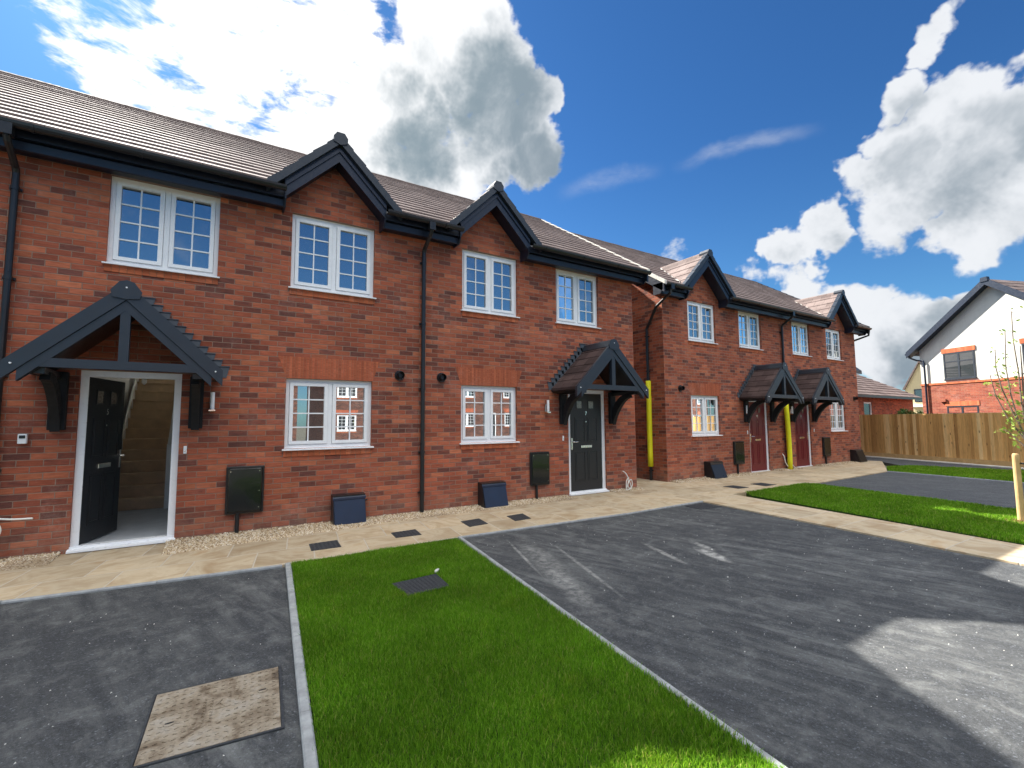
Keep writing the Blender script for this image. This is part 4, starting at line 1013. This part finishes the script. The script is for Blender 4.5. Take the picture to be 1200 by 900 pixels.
# ---- low outbuilding with hipped roof behind the fence
ob = empty('brick_outbuilding', (28.0, 3.7, 0)); tag(ob, 'low brick building with a brown hipped roof just above the left end of the fence', 'outbuilding'); oo = (28, 3.7, 0)
w = MB(); wall_panel(w, 24.5, 35.6, -.2, 2.66, 3.7, [(28.95, 29.95, 1.25, 2.36)]); w.quad((35.6, 3.7, -.2), (35.6, 9.5, -.2), (35.6, 9.5, 2.66), (35.6, 3.7, 2.66)); w.quad((24.5, 3.7, -.2), (24.5, 9.5, -.2), (24.5, 9.5, 2.66), (24.5, 3.7, 2.66)); w.quad((24.5, 9.5, -.2), (35.6, 9.5, -.2), (35.6, 9.5, 2.66), (24.5, 9.5, 2.66)); w.build('wall', 'brick', ob, oo)
r = MB(); n = 10; zt = 4.42
for i in range(n):
    t0, t1 = i/n, (i+1)/n+.01
    def rr(t): return 3.35+2.95*t, 2.70+(zt-2.70)*t, 36.0-1.55*t, 24.2+1.2*t
    (ya, za, xa, la), (yb, zb, xb, lb) = rr(t0), rr(min(t1, 1)); Yb = lambda y: 12.6-y+.6
    lo_ = [(la, ya, za+.04), (xa, ya, za+.04), (xa, Yb(ya), za+.04), (la, Yb(ya), za+.04)]; hi = [(lb, yb, zb+.005), (xb, yb, zb+.005), (xb, Yb(yb), zb+.005), (lb, Yb(yb), zb+.005)]
    bt = [(p[0], p[1], p[2]-.06) for p in lo_]
    r.add(bt+lo_+hi, [(0, 1, 5, 4), (1, 2, 6, 5), (2, 3, 7, 6), (3, 0, 4, 7), (4, 5, 9, 8), (5, 6, 10, 9), (6, 7, 11, 10), (7, 4, 8, 11), (8, 9, 10, 11), (3, 2, 1, 0)])
r.build('roof', 'tile', ob, oo)
f = MB(); f.box(24.2, 35.99, 3.30, 3.345, 2.58, 2.70); f.build('gutter', 'black', ob, oo)
f = MB()
for (a, b, c, d) in ((28.95, 29.95, 1.25, 1.33), (28.95, 29.95, 2.28, 2.36), (28.95, 29.05, 1.33, 2.28), (29.85, 29.95, 1.33, 2.28)): f.box(a, b, 3.74, 3.80, c, d)
ww = f.build('window', 'upvc', ob, oo); g = MB(); g.quad((29.03, 3.78, 1.3), (29.87, 3.78, 1.3), (29.87, 3.78, 2.3), (29.03, 3.78, 2.3)); g.build('glass', 'glassdark', ww, oo)

# ---- gable-fronted house added out of view behind the right-hand pair to shade the fence
rh = empty('unseen_shade_house', (22, 4.6, 0)); tag(rh, 'added brick house, unseen behind the far red door house, shading the fence', 'house'); ro = (22, 4.6, 0)
w = MB(); pg = [(18.4, -.2), (25.6, -.2), (25.6, 4.7), (22, 7.35), (18.4, 4.7)]; w.prism(pg, 'y', 4.6, 13); w.build('wall', 'brick', rh, ro)
w = MB(); w.prism([(18.0, 4.50), (22, 7.44), (26.0, 4.50), (26.0, 4.60), (22, 7.56), (18.0, 4.60)], 'y', 4.3, 13.2); w.build('roof', 'tile_side', rh, ro)
for x0_ in (19.6, 22.9): window(rh, ro, x0_, x0_+1.2, 3.3, 4.4, False, 4.6, True)

# ---- far cream house between outbuilding and rendered house
ch = empty('cream_house', (55, 9.5, 0)); tag(ch, 'distant cream gabled house seen in the gap left of the white rendered house', 'house'); co = (55, 9.5, 0)
w = MB(); pts = [(10.3, 0), (10.3, 4.4), (9.05, 6.75), (7.4, 4.4), (7.4, 0)]
w.add([(55, y, z) for y, z in pts]+[(62, y, z) for y, z in pts], [(0, 1, 2, 3, 4), (9, 8, 7, 6, 5)]+[(i, i+5, (i+1) % 5+5, (i+1) % 5) for i in range(5)]); w.build('wall', 'creamwall', ch, co)
r = MB(); r.add([(54.8, 10.45, 4.2), (54.8, 9.05, 6.88), (54.8, 7.2, 4.2), (62, 10.45, 4.2), (62, 9.05, 6.88), (62, 7.2, 4.2), (54.8, 10.3, 4.2), (54.8, 9.05, 6.7), (54.8, 7.35, 4.2), (62, 10.3, 4.2), (62, 9.05, 6.7), (62, 7.35, 4.2)], [(0, 1, 4, 3), (1, 2, 5, 4), (6, 7, 10, 9), (7, 8, 11, 10), (0, 6, 7, 1), (1, 7, 8, 2)]); r.build('roof', 'tile', ch, co)
g = MB(); g.box(54.93, 54.99, 8.75, 9.6, 3.0, 4.2); f = g.build('window', 'grey', ch, co)
g = MB(); g.box(54.9, 54.925, 8.85, 9.5, 3.1, 4.1); g.build('glass', 'glassdark', f, co)
g = MB(); g.box(54.6, 54.995, 8.6, 9.9, 2.55, 2.75); g.build('balcony', 'upvc', ch, co)

# ---- bush above the fence, sapling with stake
def leaves(name, mat, pts, size, parent, org, seed=1):
    r_ = np.random.default_rng(seed); m = MB()
    for p in pts:
        s = size*r_.uniform(.6, 1.3); d = Vector(r_.normal(0, 1, 3)).normalized(); u = d.orthogonal().normalized(); w = d.cross(u)
        p = Vector(p); m.add([p-u*s, p+w*s*.45+d*s*.1, p+u*s, p-w*s*.45+d*s*.1], [(0, 1, 2, 3)])
    return m.build(name, mat, parent, org)
bs = empty('bush', (24.3, .3, 0)); tag(bs, 'dark green bush poking above the fence below the brown hipped roof', 'bush')
pts = []; r_ = np.random.default_rng(3)
for c, rad, n in (((24.3, .45, 1.55), .33, 900), ((24.3, .05, 1.42), .34, 900), ((24.3, .25, 1.0), .5, 1200), ((24.3, -.25, 1.4), .2, 300)):
    for _ in range(n):
        d = r_.normal(0, 1, 3); d /= np.linalg.norm(d); pts.append(np.array(c)+d*rad*r_.uniform(.5, 1.05))
leaves('foliage', 'bush', pts, .045, bs, (24.3, .3, 0)); MB().tube([(24.3, .3, -.1), (24.3, .3, .5), (24.32, .2, 1.4)], [.04, .03, .015], 8).build('stem', 'bark', bs, (24.3, .3, 0))

tr = empty('sapling', (9.86, -5.62, 0)); tag(tr, 'thin young sapling with sparse pale green leaves at the right edge', 'tree'); to = (9.86, -5.62, 0)
m = MB(); T0 = (9.86, -5.62)
def br(p, r): m.tube(p, r, 7)
br([(9.86, -5.62, -.05), (9.865, -5.62, .6), (9.85, -5.62, 1.25), (9.86, -5.63, 1.9), (9.85, -5.64, 2.5)], [.02, .018, .016, .011, .005])
BR = [[(9.855, -5.62, 1.05), (9.85, -5.55, 1.42), (9.85, -5.50, 1.8), (9.85, -5.475, 2.2), (9.85, -5.50, 2.74)],
      [(9.855, -5.62, 1.25), (9.85, -5.60, 1.7), (9.85, -5.60, 2.1), (9.85, -5.575, 2.6), (9.85, -5.585, 3.02)],
      [(9.855, -5.62, 1.15), (9.85, -5.50, 1.55), (9.85, -5.41, 1.9), (9.85, -5.37, 2.2), (9.84, -5.38, 2.48)],
      [(9.855, -5.62, 1.10), (9.84, -5.45, 1.45), (9.84, -5.34, 1.8), (9.85, -5.30, 2.1)],
      [(9.86, -5.62, 1.3), (9.95, -5.72, 1.8), (9.98, -5.8, 2.3)], [(9.86, -5.62, 1.2), (9.78, -5.75, 1.6), (9.75, -5.85, 2.0)], [(9.86, -5.62, 1.0), (9.86, -5.48, 1.2), (9.87, -5.4, 1.28)]]
pts = []
for b in BR:
    n = len(b); br(b, list(np.linspace(.011, .005, n)))
    for k in range(1, n):
        for t in (.25, .6, .95):
            p = Vector(b[k-1]).lerp(Vector(b[k]), t); d = Vector(r_.normal(0, 1, 3)); d.z = abs(d.z)*.3; d.normalize(); e = p+d*.08; br([p, e], [.003, .002])
            for _ in range(7 if b[k][2] < 2.2 else 3): pts.append(e+Vector(r_.normal(0, .028, 3)))
m.build('trunk', 'bark', tr, to); leaves('foliage', 'leaf', pts, .030, tr, to, 5)
m = MB(); m.tube([(9.81, -5.50, -.1), (9.81, -5.50, .2), (9.808, -5.50, .90), (9.808, -5.50, .925), (9.808, -5.50, .94)], [.042, .041, .041, .038, .026], 16)
sk = m.build('tree_stake', 'postwood'); tag(sk, 'round pale timber stake beside the sapling at the right edge', 'stake')
m = MB(); m.tube([(9.79, -5.54, .80), (9.83, -5.56, .80), (9.88, -5.60, .80), (9.88, -5.645, .80), (9.84, -5.64, .80), (9.80, -5.56, .80)], .012, 6); m.build('tie', 'black', sk)
m = MB(); n = 420
for _ in range(n):
    a = r_.uniform(0, 6.28); d = .26*math.sqrt(r_.random()); x, y = 9.82+d*math.cos(a), -5.58+d*math.sin(a); s = r_.uniform(.01, .025); an = r_.uniform(0, 6.28)
    c, e = math.cos(an)*s, math.sin(an)*s; zz = -.045+.03*(1-d/.3)+r_.uniform(0, .02)
    m.add([(x-c, y-e, zz), (x+e*.4, y-c*.4, zz+.006), (x+c, y+e, zz+.004), (x-e*.4, y+c*.4, zz+.008)], [(0, 1, 2, 3)])
tag(m.build('bark_mulch', 'soil'), 'brown bark chips around the foot of the sapling stake', 'mulch', kind='stuff')

# ---- houses across the road (they show in the window panes)
for i, (x, lab) in enumerate(((-3.2, 'brick house across the road, left of three seen in the panes'), (5.6, 'brick house across the road, middle of three seen in the panes'), (14.4, 'brick house across the road, right of three seen in the panes'), (40, 'brick house far along the opposite side of the road'))):
    dwelling('opposite_house', lab.replace('three', 'three'), 'houses across the road', 0, 7.2, 0, [], [(.7, 2.0, 3.3, 4.4, 'E'), (4.6, 5.9, 3.3, 4.4, 'E'), (4.6, 5.9, 1.0, 2.1, 'L'), (.7, 1.9, 1.0, 2.1, 'L')],
             dict(x=(2.7, 3.65), z0=0, z1=2.1, mat='doorblack', num='8', hinge='R'), ends=('navy', 'navy'), rot=math.pi, loc=(x+7.2, -25.5, 0), porch=False, brick='brick_opp', roof_ext=(.2, .2))

# ------------------------------------------------------------------ camera
cam = bpy.data.cameras.new('camera'); co_ = bpy.data.objects.new('camera', cam); COL.objects.link(co_); sc.camera = co_
cam.sensor_width = 36; cam.lens = 547.63/1200*36; cam.clip_end = 3000; cam.clip_start = .05
yaw, pitch, roll = .5590, .0802, -.0066
fw = Vector((math.sin(yaw)*math.cos(pitch), math.cos(yaw)*math.cos(pitch), math.sin(pitch))); r_0 = Vector((math.cos(yaw), -math.sin(yaw), 0)); u_0 = r_0.cross(fw)
rv = r_0*math.cos(roll)+u_0*math.sin(roll); uv = -r_0*math.sin(roll)+u_0*math.cos(roll)
co_.matrix_world = Matrix(((rv.x, uv.x, -fw.x, 0), (rv.y, uv.y, -fw.y, -7.4295), (rv.z, uv.z, -fw.z, 1.448), (0, 0, 0, 1)))

# ------------------------------------------------------------------ sun and sky
SD = Vector((-.255, 1.125, 1.0)).normalized()
s = bpy.data.lights.new('sun', 'SUN'); s.energy = 5.0; s.angle = R(.53); s.color = (1, .955, .88)
so = bpy.data.objects.new('sun', s); COL.objects.link(so); so.rotation_euler = SD.to_track_quat('Z', 'Y').to_euler()
w = bpy.data.worlds.new('World'); sc.world = w; w.use_nodes = True
class WT(NT):
    def __init__(s, tree): s.t = tree; s.t.nodes.clear()
t = WT(w.node_tree)
sky = t.n('ShaderNodeTexSky', sky_type='NISHITA'); sky.sun_disc = False; sky.sun_elevation = math.asin(SD.z); sky.sun_rotation = math.atan2(SD.x, SD.y); sky.air_density = 1.0; sky.dust_density = .35; sky.ozone_density = 2.4
D = t.n('ShaderNodeTexCoord').outputs['Generated']
Dn = t.vm('NORMALIZE', D)
wx = t.vm('SCALE', t.vm('SUBTRACT', t.noise(Dn, 5.0, 5, .62, 0, 1), (.5, .5, .5)), .22)
Dw = t.vm('ADD', Dn, wx)
f_px = 547.63
def pdir(px, py): return ((fw+(px-600)/f_px*rv-(py-450)/f_px*uv).normalized())
def blobs(lst, Dsrc):
    acc = None
    for (px, py, rad, k) in lst:
        c = pdir(px, py); rr = rad/f_px*(Vector(c).dot(fw))
        dist = t.vm('DISTANCE', Dsrc, tuple(c), out=1)
        v = t.mr(dist, rr, rr*.25, 0, k, True)
        acc = v if acc is None else t.m('SMOOTH_MAX', acc, v, .12)
    return acc
CU = [(560, 95, 85, 1), (500, 40, 75, 1), (600, 175, 70, 1), (540, 190, 95, 1), (470, 120, 90, 1), (420, 170, 90, .9), (625, 120, 45, .9), (560, 25, 60, .8), (455, 200, 70, .8), (585, 70, 60, .9),
      (930, 290, 45, 1), (975, 255, 50, 1), (955, 300, 40, .9), (900, 292, 28, .7),
      (1090, 190, 95, 1), (1150, 130, 95, 1), (1190, 230, 95, 1), (1060, 150, 55, .8), (1130, 255, 55, .9), (1010, 200, 45, .7), (1200, 90, 60, .8), (1120, 25, 40, .75), (1150, 0, 40, .6),
      (1060, 360, 75, 1), (1000, 360, 60, .9), (1110, 370, 55, 1), (1130, 345, 35, .9), (1020, 410, 75, .9), (940, 345, 60, .8), (880, 330, 35, .6), (1060, 430, 50, .7), (790, 305, 34, .42), (1190, 400, 50, .4), (1080, 90, 45, .7), (1165, 185, 60, 1), (1040, 200, 40, .8)]
HI = [(270, 60, 150, 1), (140, 85, 95, .85), (390, 70, 120, 1), (230, 150, 100, .9), (350, 160, 90, .9), (80, 30, 70, .5), (250, -70, 150, .9)]
DK = [(575, 125, 95, 1), (500, 175, 85, 1), (615, 190, 60, .9), (455, 120, 50, .6), (1065, 420, 75, .9), (1110, 365, 60, .8), (1040, 395, 45, .6), (1130, 215, 85, .72), (1190, 150, 70, .7), (1060, 185, 50, .6), (990, 280, 35, .4), (930, 300, 35, .4), (1085, 110, 40, .5)]
def nz(vec, sc_, det): return t.noise(vec, sc_, det, .62, .25)
fb = nz(Dn, 7, 8); fb2 = nz(t.vm('MULTIPLY', Dn, (1, 1, 2.6)), 15, 5)
b1 = blobs(CU, Dw)
d1 = t.mr(t.m('ADD', t.m('MULTIPLY', b1, 1.15), t.m('ADD', t.m('MULTIPLY', t.m('SUBTRACT', fb, .5), 1.6), t.m('MULTIPLY', t.m('SUBTRACT', fb2, .5), .55))), .34, .70, 0, 1, True)
d1 = t.m('MULTIPLY', d1, t.mr(b1, .14, .34, 0, 1, True))
b2 = blobs(HI, Dw)
d2 = t.mr(t.m('ADD', t.m('MULTIPLY', b2, .62), t.m('MULTIPLY', t.m('SUBTRACT', fb2, .5), 1.9)), .12, .60, 0, 1, True)
d2 = t.m('MULTIPLY', d2, t.mr(b2, .12, .32))
away = t.mr(t.vm('DOT_PRODUCT', Dn, tuple(fw), out=1), .35, .10, 0, 1, True)
gen = t.m('MULTIPLY', t.m('MULTIPLY', t.mr(fb, .52, .62, 0, 1, True), away), t.mr(t.sep(Dn)[2], .34, .48, .12, 1, True))
def streak(a, b, wdt, k):
    pa, pb = pdir(*a), pdir(*b); n_ = pa.cross(pb).normalized(); L_ = (pa-pb).length/2; c_ = ((pa+pb)/2).normalized()
    off = t.m('ABSOLUTE', t.vm('DOT_PRODUCT', Dw2, tuple(n_), out=1)); al = t.vm('DISTANCE', Dn, tuple(c_), out=1)
    return t.m('MULTIPLY', t.mr(off, wdt, 0, 0, k, True), t.mr(al, L_*1.15, L_*.3, 0, 1, True))
Dw2 = t.vm('ADD', Dn, t.vm('SCALE', wx, .28))
wsp = t.m('MAXIMUM', streak((655, 228), (775, 196), .024, .17), streak((790, 190), (960, 148), .018, .20))
wsp = t.m('MULTIPLY', wsp, t.mr(fb2, .34, .62, .35, 1.2))
dens = t.m('MAXIMUM', t.m('MAXIMUM', t.m('MAXIMUM', d1, d2), gen), wsp, clamp=True)
# grey bodies with the detail of a noise looked up a little way towards the sun
fs_ = nz(t.vm('ADD', Dn, tuple(SD*.045)), 7, 5)
dk = blobs(DK, Dw)
thick = t.mr(t.m('ADD', t.m('MULTIPLY', dk, .85), t.m('MULTIPLY', t.m('SUBTRACT', fs_, .5), 1.5)), .02, .95, 0, 1, True)
near = t.vm('DOT_PRODUCT', Dn, tuple(SD), out=1)
glow = t.mr(near, .72, .96, 0, 1, True)
lit = t.mix(glow, (2.5, 2.58, 2.7), (3.6, 3.6, 3.6))
drk = t.mix(glow, (.80, 1.0, 1.18), (.80, 1.05, 1.2))
ccol = t.mix(thick, lit, drk)
ccol = t.mix(t.m('MULTIPLY', d2, t.m('SUBTRACT', 1, d1)), ccol, (4.1, 4.1, 4.1))
ccol = t.mix(t.m('MULTIPLY', gen, .75), ccol, t.mix(fb2, (1.3, 1.5, 1.6), (2.9, 2.9, 2.9)))
# bright cloud added out of view, high behind the camera, as fill light
zz = t.sep(Dn)[2]
fill_cloud = t.m('MULTIPLY', t.m('MULTIPLY', t.mr(zz, .46, .66, 0, 1, True), t.mr(t.vm('DOT_PRODUCT', Dn, tuple(fw), out=1), .30, .05, 0, 1, True)), t.mr(fb, .36, .46, 0, 1, True))
dens = t.m('MAXIMUM', dens, fill_cloud)
ccol = t.mix(fill_cloud, ccol, (10, 10, 9.8))
skyc = t.mix(1, sky.outputs[0], t.mix(t.mr(zz, .02, .55, 0, 1, True), (.18, .325, .41), (.112, .243, .378)), 'MULTIPLY')
fin = t.mix(dens, skyc, ccol)
bg = t.n('ShaderNodeBackground'); t.put(bg.inputs[0], fin); bg.inputs[1].default_value = .10
w.cycles.sampling_method = 'MANUAL'; w.cycles.sample_map_resolution = 512
sc.cycles.max_bounces = 7; sc.cycles.diffuse_bounces = 5; sc.cycles.glossy_bounces = 3; sc.cycles.caustics_reflective = False; sc.cycles.caustics_refractive = False
wo = t.n('ShaderNodeOutputWorld'); t.t.links.new(bg.outputs[0], wo.inputs[0])
sc.view_settings.view_transform = 'Standard'; sc.view_settings.look = 'None'; sc.view_settings.gamma = 1; sc.view_settings.exposure = 1.8
try: sc.view_settings.use_curve_mapping = False
except Exception: pass
